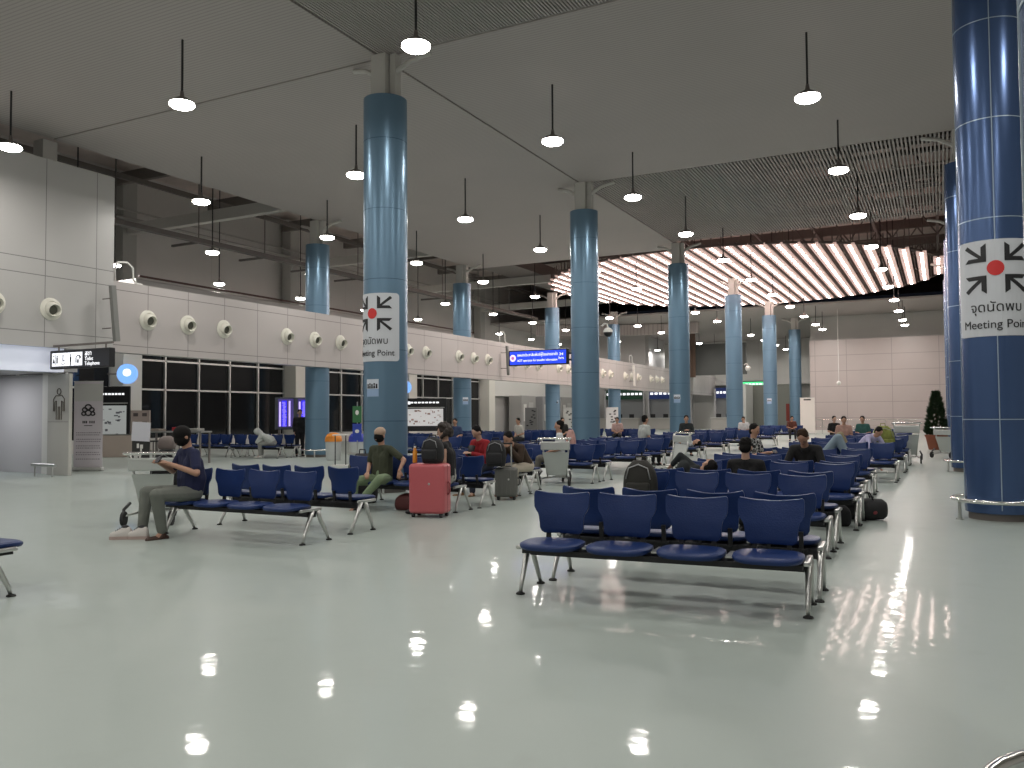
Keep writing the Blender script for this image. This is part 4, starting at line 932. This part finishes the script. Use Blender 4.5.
def person(label, loc, rz, J, shirt, trousers, skin=SKIN, hair=HAIR, style='short', sleeves='short', vox=.013, shoes=None, group=None, legskin=False, shorts=False, holds=True, fat=1., coat=None):
    t = thing('person', label, 'person', loc, rz, group)
    j = {k: V(v) for k, v in J.items()}
    b = MB()
    def torso(m, g):
        X = (j['shL']-j['shR']).normalized()
        for sx in (-1, 1):
            m.cap(j['pelvis']+X*sx*.07, .115*g, j['belly']+X*sx*.06, .108*g*fat)
            m.cap(j['belly']+X*sx*.06, .108*g*fat, j['chest']+X*sx*.075, .112*g)
            m.cap(j['chest']+X*sx*.075, .110*g, (j['shL'] if sx > 0 else j['shR'])*.75+j['neck']*.25-V((0, 0, .035)), .066*g)
        for n_ in ('shL', 'shR'): m.cap(j['neck']-(j['neck']-j['chest'])*.22, .060*g, j[n_], .062*g)
        m.cap(j['chest'], .10*g, j['neck']-(j['neck']-j['chest'])*.2, .075*g)
    torso(b, .94)
    up = j['head_up'].normalized(); fc = j['face']; fc = (fc-up*fc.dot(up)).normalized(); sd = fc.cross(up)*-1; sd = up.cross(fc)
    R = Matrix((sd, -fc, up)).transposed(); h = j['head']
    b.cap(j['neck']-V((0, 0, .05)), .058, h-up*.05-fc*.01, .052)
    b.ell(h+up*.02, (.076, .094, .102), R=R, nu=20, nv=14); b.ell(h+fc*.028-up*.052, (.052, .055, .058), R=R)
    b.cap(h+fc*.090+up*.015, .010, h+fc*.108-up*.018, .014, 8); b.cap(h+fc*.072-up*.095, .016, h+fc*.07-up*.09, .016, 8)
    for sx in (-1, 1): b.ell(h+sd*sx*.080-up*.008-fc*.005, (.014, .022, .032), R=R)
    for nm, s_ in (('L', 1), ('R', -1)):
        sh, el, ha = j['sh'+nm], j['elb'+nm], j['hand'+nm]
        b.cap(sh, .050, el, .040); b.cap(el, .041, ha, .027)
        d = j.get('hd'+nm, (ha-el)); n = j.get('hn'+nm, V((0, 0, -1)) if abs((ha-el).normalized().z) < .8 else V((-s_, 0, 0)))
        hand(b, ha, d, n, s_, curl=j.get('curl', V((.7, 0, 0))).x)
        b.cap(j['hip'+nm], .088, j['knee'+nm], .060); b.cap(j['knee'+nm], .060, j['ank'+nm], .038); b.cap(j['ank'+nm], .038, j['toe'+nm]*.4+j['ank'+nm]*.6-V((0, 0, .03)), .036)
    remeshed(b, 'body', skin, t, vox, 2)
    # eyes, mouth
    for sx in (-1, 1):
        MB().ell(h+fc*.086+sd*sx*.031+up*.014, (.012, .008, .006), R=R, nu=10, nv=7).build('eye', M_ink, t, True)
    MB().ell(h+fc*.083-up*.052, (.022, .007, .006), R=R, nu=10, nv=7).build('mouth', mat('lip', (.25, .08, .07), .5), t, True)
    hb = MB()
    if style == 'short':
        hb.ell(h-fc*.026+up*.050, (.086, .098, .086), R=R, nu=20, nv=12); hb.ell(h-fc*.042-up*.010, (.081, .068, .082), R=R)
        rnd = random.Random(8)
        for i in range(16): a = rnd.uniform(0, 2*PI); q_ = rnd.uniform(.2, 1); hb.ell(h-fc*.026+up*.055+R@V((.075*q_*math.cos(a), .085*q_*math.sin(a), .075*math.sqrt(1.02-q_*q_))), (.022, .022, .016), R=R, nu=8, nv=6)
    elif style == 'curly':
        rnd = random.Random(4)
        hb.ell(h-fc*.03+up*.035, (.10, .105, .11), R=R)
        for i in range(46):
            a = rnd.uniform(0, 2*PI); e = rnd.uniform(-.9, 1.4); p = V((math.cos(a)*math.cos(e), math.sin(a)*math.cos(e), math.sin(e)))
            if p.y < -.45 and p.z < .45: continue
            hb.ell(h-fc*.02+up*.01+R@V((p.x*.115, p.y*.115, p.z*.13)), (.032, .032, .032), nu=8, nv=6)
    elif style == 'cover':                                            # dark hair falling over a bowed face
        hb.ell(h-fc*.015+up*.035, (.094, .106, .104), R=R, nu=20, nv=12); hb.ell(h+fc*.025-up*.015, (.088, .092, .092), R=R)
    elif style == 'hood':
        hb.ell(h-fc*.03+up*.015, (.12, .13, .135), R=R); hb.cap(h-up*.1-fc*.03, .11, j['neck'], .10)
    if style == 'cover_cap':
        MB().ell(h-fc*.020+up*.058, (.090, .104, .085), R=R, nu=20, nv=12).build('cap', mat('cap_tan', (.42, .30, .22), .6), t, True)
        hb.ell(h+fc*.022-up*.005, (.084, .092, .098), R=R)
    remeshed(hb, 'hood' if style == 'hood' else 'hair', hair, t, vox*.9, 1)
    c = MB(); torso(c, 1.05)
    c.cap(j['neck']-V((0, 0, .055)), .072, j['neck']-V((0, 0, .03)), .066)
    for nm in 'LR':
        sh, el, ha = j['sh'+nm], j['elb'+nm], j['hand'+nm]
        if sleeves == 'long': c.cap(sh, .064, el, .054); c.cap(el, .054, el.lerp(ha, .90), .042)
        elif sleeves == 'short': c.cap(sh, .064, sh.lerp(el, .72), .060)
        else: c.cap(sh, .055, sh.lerp(el, .1), .05)
    remeshed(c, 'shirt' if coat is None else coat, shirt, t, vox, 3)
    c = MB(); X = (j['hipL']-j['hipR']).normalized()
    c.cap(j['pelvis']-X*.07, .122, j['pelvis']+X*.07, .122); c.cap(j['pelvis'], .12, j['pelvis'].lerp(j['belly'], .5), .12)
    for nm in 'LR':
        c.cap(j['hip'+nm], .104, j['knee'+nm], .078)
        if not shorts: c.cap(j['knee'+nm], .078, j['ank'+nm].lerp(j['knee'+nm], .08), .058)
    remeshed(c, 'shorts' if shorts else 'trousers', trousers, t, vox, 3)
    for nm in 'LR':
        a, to = j['ank'+nm], j['toe'+nm]; sb = MB(); bk = a+(a-to)*.25; bk.z = min(a.z, to.z+.012) if abs(a.z-to.z) < .2 else a.z
        if abs(a.z-to.z) < .2: bk.z = to.z+.005
        sb.cap(bk, .040, to, .038); sb.cap(a-V((0, 0, .02)), .045, bk.lerp(to, .35), .045)
        if abs(a.z-to.z) < .2: sb.v = [(x, y, max(z, .002)) for x, y, z in sb.v]
        remeshed(sb, 'shoe', shoes or M_bag, t, vox, 1)
    return t
def phone(loc, rz, label, tilt=.9, scr=True):
    t = thing('phone', label, 'phone', loc, rz)
    MB().rbox((0, 0, 0), (.155, .078, .009), .012, 3, rx=tilt).build('case', M_black, t)
    MB().box((0, 0, .005), (.14, .068, .002)).build('screen', mat('phone_screen', (.02, .02, .03), .4), t).rotation_euler = (tilt, 0, 0)

# 1 navy polo, bowed over a phone, loaded trolley beside
J = sit(lean=.06, knee=.17, look=.62, hands='phone')
J['handL'] = V((.10, -.30, .92)); J['handR'] = V((-.12, -.32, .92)); J['elbL'] = V((.32, -.06, .80)); J['elbR'] = V((-.34, -.08, .80)); J['hdL'] = V((-.5, -.4, .3)); J['hdR'] = V((.5, -.4, .3)); J['curl'] = V((.9, 0, 0))
J['kneeL'] = V((.16, -.45, .56)); J['ankL'] = V((.10, -.36, .10)); J['toeL'] = V((.12, -.52, .035)); J['kneeR'] = V((-.30, -.40, .56)); J['ankR'] = V((-.26, -.46, .10)); J['toeR'] = V((-.30, -.62, .035))
nv = person('person in a navy polo shirt and grey trousers bowed over a phone', (-8.56, 7.62, -.03), -.35, J, cloth('polo_navy', (.010, .014, .055)), cloth('trousers_grey', (.155, .165, .145)), SKIN, HAIR, 'cover', 'short', .0105, mat('shoe_brown', (.05, .022, .014), .5), fat=1.3); nv.scale = (1.08, 1.08, 1.04)
phone((-8.69, 7.22, .97), -.35, 'dark phone held sideways by the person in the navy polo shirt')
# 2 olive shirt, arm along the next seat
J = sit(lean=.02, knee=.20, look=.35, hands='lap')
J['elbR'] = V((-.25, -.02, .78)); J['handR'] = V((-.06, -.27, .66)); J['elbL'] = V((.42, .06, .86)); J['handL'] = V((.46, -.10, .70)); J['hdL'] = V((.1, -.3, -1))
J['kneeL'] = V((.30, -.38, .58)); J['ankL'] = V((.02, -.44, .30)); J['toeL'] = V((-.10, -.50, .24))
person('person in an olive t-shirt and light green trousers, one arm over the next seat', (-8.14, 11.14, -.07), -.1, J, cloth('tee_olive', (.045, .052, .030)), cloth('trousers_green', (.20, .27, .16)), SKIN, HAIR, 'cover_cap', 'short', .012, mat('shoe_dark', (.02, .02, .02), .5), fat=1.1)
# 3 curly hair seen from behind
J = sit(lean=.08, knee=.12, look=.15, hands='lap', turn=0)
person('person with short curly dark hair, black top and grey trousers beside the pink suitcase', (-6.80, 11.02, 0), -1.2, J, cloth('top_black', (.012, .012, .014)), cloth('trousers_lightgrey', (.33, .33, .31)), SKIN2, mat('hair_curly', (.022, .013, .009), .6), 'curly', 'none', .012, M_black)
# 4 red jacket
J = sit(lean=.22, knee=.14, look=.5, hands='phone')
person('person in a red jacket over a dark shirt looking down at a phone', (-7.80, 13.95, -.04), -.30, J, cloth('jacket_red', (.27, .010, .016)), cloth('jeans_dark', (.02, .025, .045)), SKIN2, HAIR, 'short', 'long', .012, mat('boot_tan', (.22, .11, .045), .6), coat='jacket')
o = MB().rings([[(x*(1-.25*k), -.035*math.cos(x*8), -.02-.20*k) for x in (-.07, -.035, 0, .035, .07)]+[(x*(1-.25*k), .02, -.02-.20*k) for x in (.07, -.07)] for k in (0, .5, 1)])
t4 = bpy.data.objects['person.003'] if 'person.003' in bpy.data.objects else None
if t4:
    q = o.build('dark_shirt_front', M_bag, t4, True); q.location = (0, -.30, .99); q.rotation_euler = (-.3, 0, 0)
# 5 brown jacket
J = sit(lean=.72, knee=.13, look=.15, hands='knees')
J['elbL'] = V((.22, -.38, .68)); J['handL'] = V((.04, -.52, .93)); J['elbR'] = V((-.20, -.40, .68)); J['handR'] = V((-.02, -.54, .93)); J['hdL'] = V((0, .2, 1)); J['hdR'] = V((0, .2, 1))
person('person in a brown jacket and cream trousers leaning forward with hands to the face', (-6.98, 14.05, 0), -.25, J, cloth('jacket_brown', (.045, .026, .016)), cloth('trousers_cream', (.50, .44, .36)), SKIN, HAIR, 'short', 'long', .013, mat('shoe_rust', (.25, .09, .05), .6), coat='jacket')
# 6 white shirt facing left
J = sit(lean=-.02, knee=.16, look=.1, hands='lap', foot=.1)
person('person in a white t-shirt facing left behind the empty trolley', (-7.62, 17.05, 0), -1.2, J, cloth('tee_white', (.55, .56, .57)), cloth('trousers_taupe', (.12, .11, .095)), SKIN, HAIR, 'short', 'short', .015, M_white)
# 7 back of head, black shirt, in the second pair
J = sit(lean=-.28, knee=.15, look=.6, hands='phone', hz=-.02)
mb_ = person('person in a black top seen from behind with short dark hair, head to the phone', (-2.14, 10.45, 0), PI+.05, J, cloth('top_black2', (.008, .008, .009)), cloth('trousers_black', (.015, .015, .018)), SKIN2, HAIR, 'short', 'short', .011, M_black); mb_.scale = (.9, .9, .9)
# 8 black shirt facing the camera
J = sit(lean=.42, knee=.16, look=.55, hands='phone')
J['handL'] = V((.05, -.46, .74)); J['handR'] = V((-.05, -.46, .74)); J['elbL'] = V((.28, -.28, .72)); J['elbR'] = V((-.28, -.28, .72))
person('person in a black polo shirt facing the camera and looking down at a phone', (-1.84, 13.55, -.03), -.12, J, _m['top_black2'], _m['trousers_black'], SKIN, HAIRB, 'short', 'short', .012, M_black, fat=1.1)
phone((-1.86, 13.06, .77), -.1, 'dark phone held by the person in the black polo shirt')
# 9 camouflage shirt facing right
def camo():
    m = mat('shirt_camo', (.3, .3, .3), .85); nt = m.node_tree; b = nt.nodes['Principled BSDF']
    tc = nt.nodes.new('ShaderNodeTexCoord'); v = nt.nodes.new('ShaderNodeTexNoise'); v.inputs['Scale'].default_value = 11; nt.links.new(tc.outputs['Object'], v.inputs['Vector'])
    r = nt.nodes.new('ShaderNodeValToRGB'); r.color_ramp.interpolation = 'CONSTANT'; r.color_ramp.elements[0].color = (.012, .013, .014, 1); r.color_ramp.elements[1].position = .47; r.color_ramp.elements[1].color = (.45, .46, .45, 1)
    e = r.color_ramp.elements.new(.56); e.color = (.12, .125, .12, 1); nt.links.new(v.outputs['Fac'], r.inputs[0]); nt.links.new(r.outputs[0], b.inputs['Base Color']); return m
J = sit(lean=.0, knee=.14, look=.3, hands='phone', turn=0)
person('person in a black and white patterned shirt facing right with a phone', (-3.22, 16.3, -.07), 1.25, J, camo(), _m['trousers_black'], SKIN, HAIR, 'short', 'short', .014, M_black)
phone((-2.80, 16.15, .79), 1.25, 'dark phone held by the person in the patterned shirt')
# 10 slumped sleeper
J = sit(lean=-.15, knee=.12, look=-.5, hands='lap', hz=-.02, side=.55)
J['head'] = V((.50, .02, .93)); J['head_up'] = V((.9, .1, .35)); J['face'] = V((0, -.5, .8)); J['neck'] = V((.34, .0, .88)); J['elbR'] = V((.05, .05, 1.06)); J['handR'] = V((-.12, -.05, .93)); J['shR'] = V((.12, .02, 1.0)); J['shL'] = V((.38, -.05, .72)); J['elbL'] = V((.5, -.1, .66))
sl = person('person in dark clothes slumped asleep with the head on a seat back', (-2.98, 10.36, 0), PI, {k: (V((-v.x, v.y, v.z)) if k not in () else v) for k, v in J.items()}, cloth('jacket_charcoal', (.018, .022, .024)), _m['trousers_black'], SKIN, HAIR, 'short', 'long', .012, M_black); sl.scale = (.78, .78, .92)
# 11 standing beside the flight screens
def stand():
    J = {'pelvis': V((0, 0, .95)), 'belly': V((0, 0, 1.08)), 'chest': V((0, 0, 1.26)), 'neck': V((0, 0, 1.47)), 'head': V((0, -.02, 1.63)), 'head_up': V((0, -.2, 1)), 'face': V((0, -1, -.2))}
    for s_, n in ((1, 'L'), (-1, 'R')):
        J['sh'+n] = V((s_*.185, 0, 1.42)); J['elb'+n] = V((s_*.23, .02, 1.14)); J['hand'+n] = V((s_*.22, -.10, .92)); J['hip'+n] = V((s_*.095, 0, .92)); J['knee'+n] = V((s_*.10, -.02, .50)); J['ank'+n] = V((s_*.11, .02, .09)); J['toe'+n] = V((s_*.13, -.14, .035))
    return J
person('standing person in black clothes between the flight screens and the blue column', (-21.5, 24.25, 0), .9, stand(), _m['top_black'], _m['trousers_black'], SKIN2, HAIR, 'short', 'long', .018, M_black)
# 12 hooded sleeper lying on the seats by the windows
def lie(h0=.56, knees=.0, arm=.1):
    """lying on the back along +X (head at +X)"""
    J = {'pelvis': V((0, 0, h0)), 'belly': V((.15, 0, h0+.02)), 'chest': V((.33, 0, h0+.02)), 'neck': V((.53, 0, h0+.02)), 'head': V((.70, 0, h0+.03)), 'head_up': V((1, 0, .15)), 'face': V((-.1, -.3, 1))}
    for s_, n in ((1, 'L'), (-1, 'R')):
        J['sh'+n] = V((.46, s_*.17, h0)); J['elb'+n] = V((.22, s_*.22, h0+.02)); J['hand'+n] = V((.06, s_*.08, h0+.14)); J['hip'+n] = V((-.04, s_*.09, h0)); J['knee'+n] = V((-.42+knees*.1, s_*.10, h0+knees)); J['ank'+n] = V((-.82+knees*.5, s_*.10, h0-.02)); J['toe'+n] = V((-.88+knees*.5, s_*.12, h0+.10))
        J['hn'+n] = V((0, 0, -1))
    return J
J = sit(lean=.95, knee=.13, look=.3, hands='knees', hz=.0)
person('hooded person in a white top folded forward asleep under the flight screens', (-21.65, 23.0, 0), -1.1, J, cloth('hoodie_white', (.52, .54, .52)), _m['trousers_lightgrey'], SKIN2, _m['hoodie_white'], 'hood', 'long', .018, M_white, fat=1.5)
# 13 far lying in white, 14.. further figures
person('person in a white top lying along the seats in the middle of the hall', (-7.6, 26.12, 0), 0, lie(.58), _m['tee_white'], _m['trousers_black'], SKIN, HAIR, 'short', 'short', .016, M_black)
J = sit(lean=.1, knee=.14, look=.1, hands='lap', hz=.1)
person('person in a pale grey shirt with black hair sitting up among the middle seats', (-7.75, 23.35, 0), 2.5, J, cloth('shirt_palegrey', (.42, .44, .42)), _m['trousers_black'], SKIN, HAIR, 'short', 'short', .016, M_black)
J = sit(lean=.1, knee=.14, look=.2, hands='phone', hz=.08)
person('person in a dark top sitting far back left of the third blue column', (-8.3, 29.95, 0), .3, J, _m['jacket_charcoal'], _m['trousers_black'], SKIN, HAIR, 'short', 'long', .018, M_black)
J = lie(.57, .42); person('person in khaki trousers lying with raised knees on the right hand seats', (-2.5, 20.75, 0), PI, J, _m['trousers_taupe'], cloth('trousers_khaki', (.27, .22, .13)), SKIN, HAIR, 'short', 'short', .016, M_black)
J = lie(.57, .46); person('person in pale jeans lying with raised knees on the right hand seats', (-2.15, 16.98, 0), PI, J, _m['top_black'], cloth('jeans_pale', (.22, .29, .35)), SKIN, HAIR, 'short', 'short', .015, M_white)
J = sit(lean=.9, knee=.13, look=.2, hands='knees', hz=.05)
person('person in a violet and white top bent forward near the right seats end', (-1.85, 23.0, 0), .9, J, cloth('top_violet', (.42, .40, .60)), cloth('trousers_mauve', (.30, .28, .38)), SKIN, HAIR, 'short', 'long', .016, M_white)
softbag('backpack', 'green and yellow patterned bag beside the person in the violet top', 'backpack', (-1.35, 23.2, .452), .3, (.55, .4, .72), mat('bag_greenyellow', (.18, .20, .04), .7, noise=.9, nscale=9))
J = sit(lean=.05, knee=.14, look=.1, hands='lap', hz=.0)
person('person in black sitting upright by a white cart in front of the pink wall', (-4.0, 36.9, 0), .5, J, _m['top_black2'], _m['trousers_black'], SKIN2, HAIR, 'short', 'short', .018, M_black)
for i, (x, y, rz, c, lb) in enumerate(((-15.9, 26.3, .2, (.03, .05, .12), 'seated person in a dark blue top behind the red jacket'), (-14.9, 29.6, -.4, (.5, .48, .44), 'seated person in a pale top in the second row behind the curly haired person'), (-14.6, 33.0, .6, (.02, .02, .02), 'seated person in a black top in the third row behind the curly haired person'), (-13.3, 36.4, .2, (.45, .30, .28), 'seated person in a pink top in front of the lobby seats'), (-8.3, 40.0, .0, (.62, .60, .62), 'seated person in a white top far back in the middle block'), (-7.4, 47.9, .3, (.10, .03, .02), 'seated person in a dark red top in the last row of the middle block'), (-2.9, 29.5, .2, (.40, .24, .2), 'seated person in a salmon top far back in the right hand block'), (-2.6, 33.4, -.2, (.03, .10, .09), 'seated person in a teal top in the last rows of the right hand block'))):
    J = sit(lean=.1+.05*i % .3, knee=.14, look=.2, hands='lap', hz=.02)
    person(lb, (x, y, 0), rz, J, cloth('far_top_%d' % i, c), _m['trousers_black'], SKIN, HAIR, 'short', 'short', .022, M_black)
# small shopping bag on the far seats
softbag('bag', 'multicoloured bag behind the person in the white t-shirt', 'bag', (-8.62, 20.05, .452), .2, (.26, .25, .66), mat('bag_multicolour', (.45, .25, .22), .6, noise=.8, nscale=7), False)
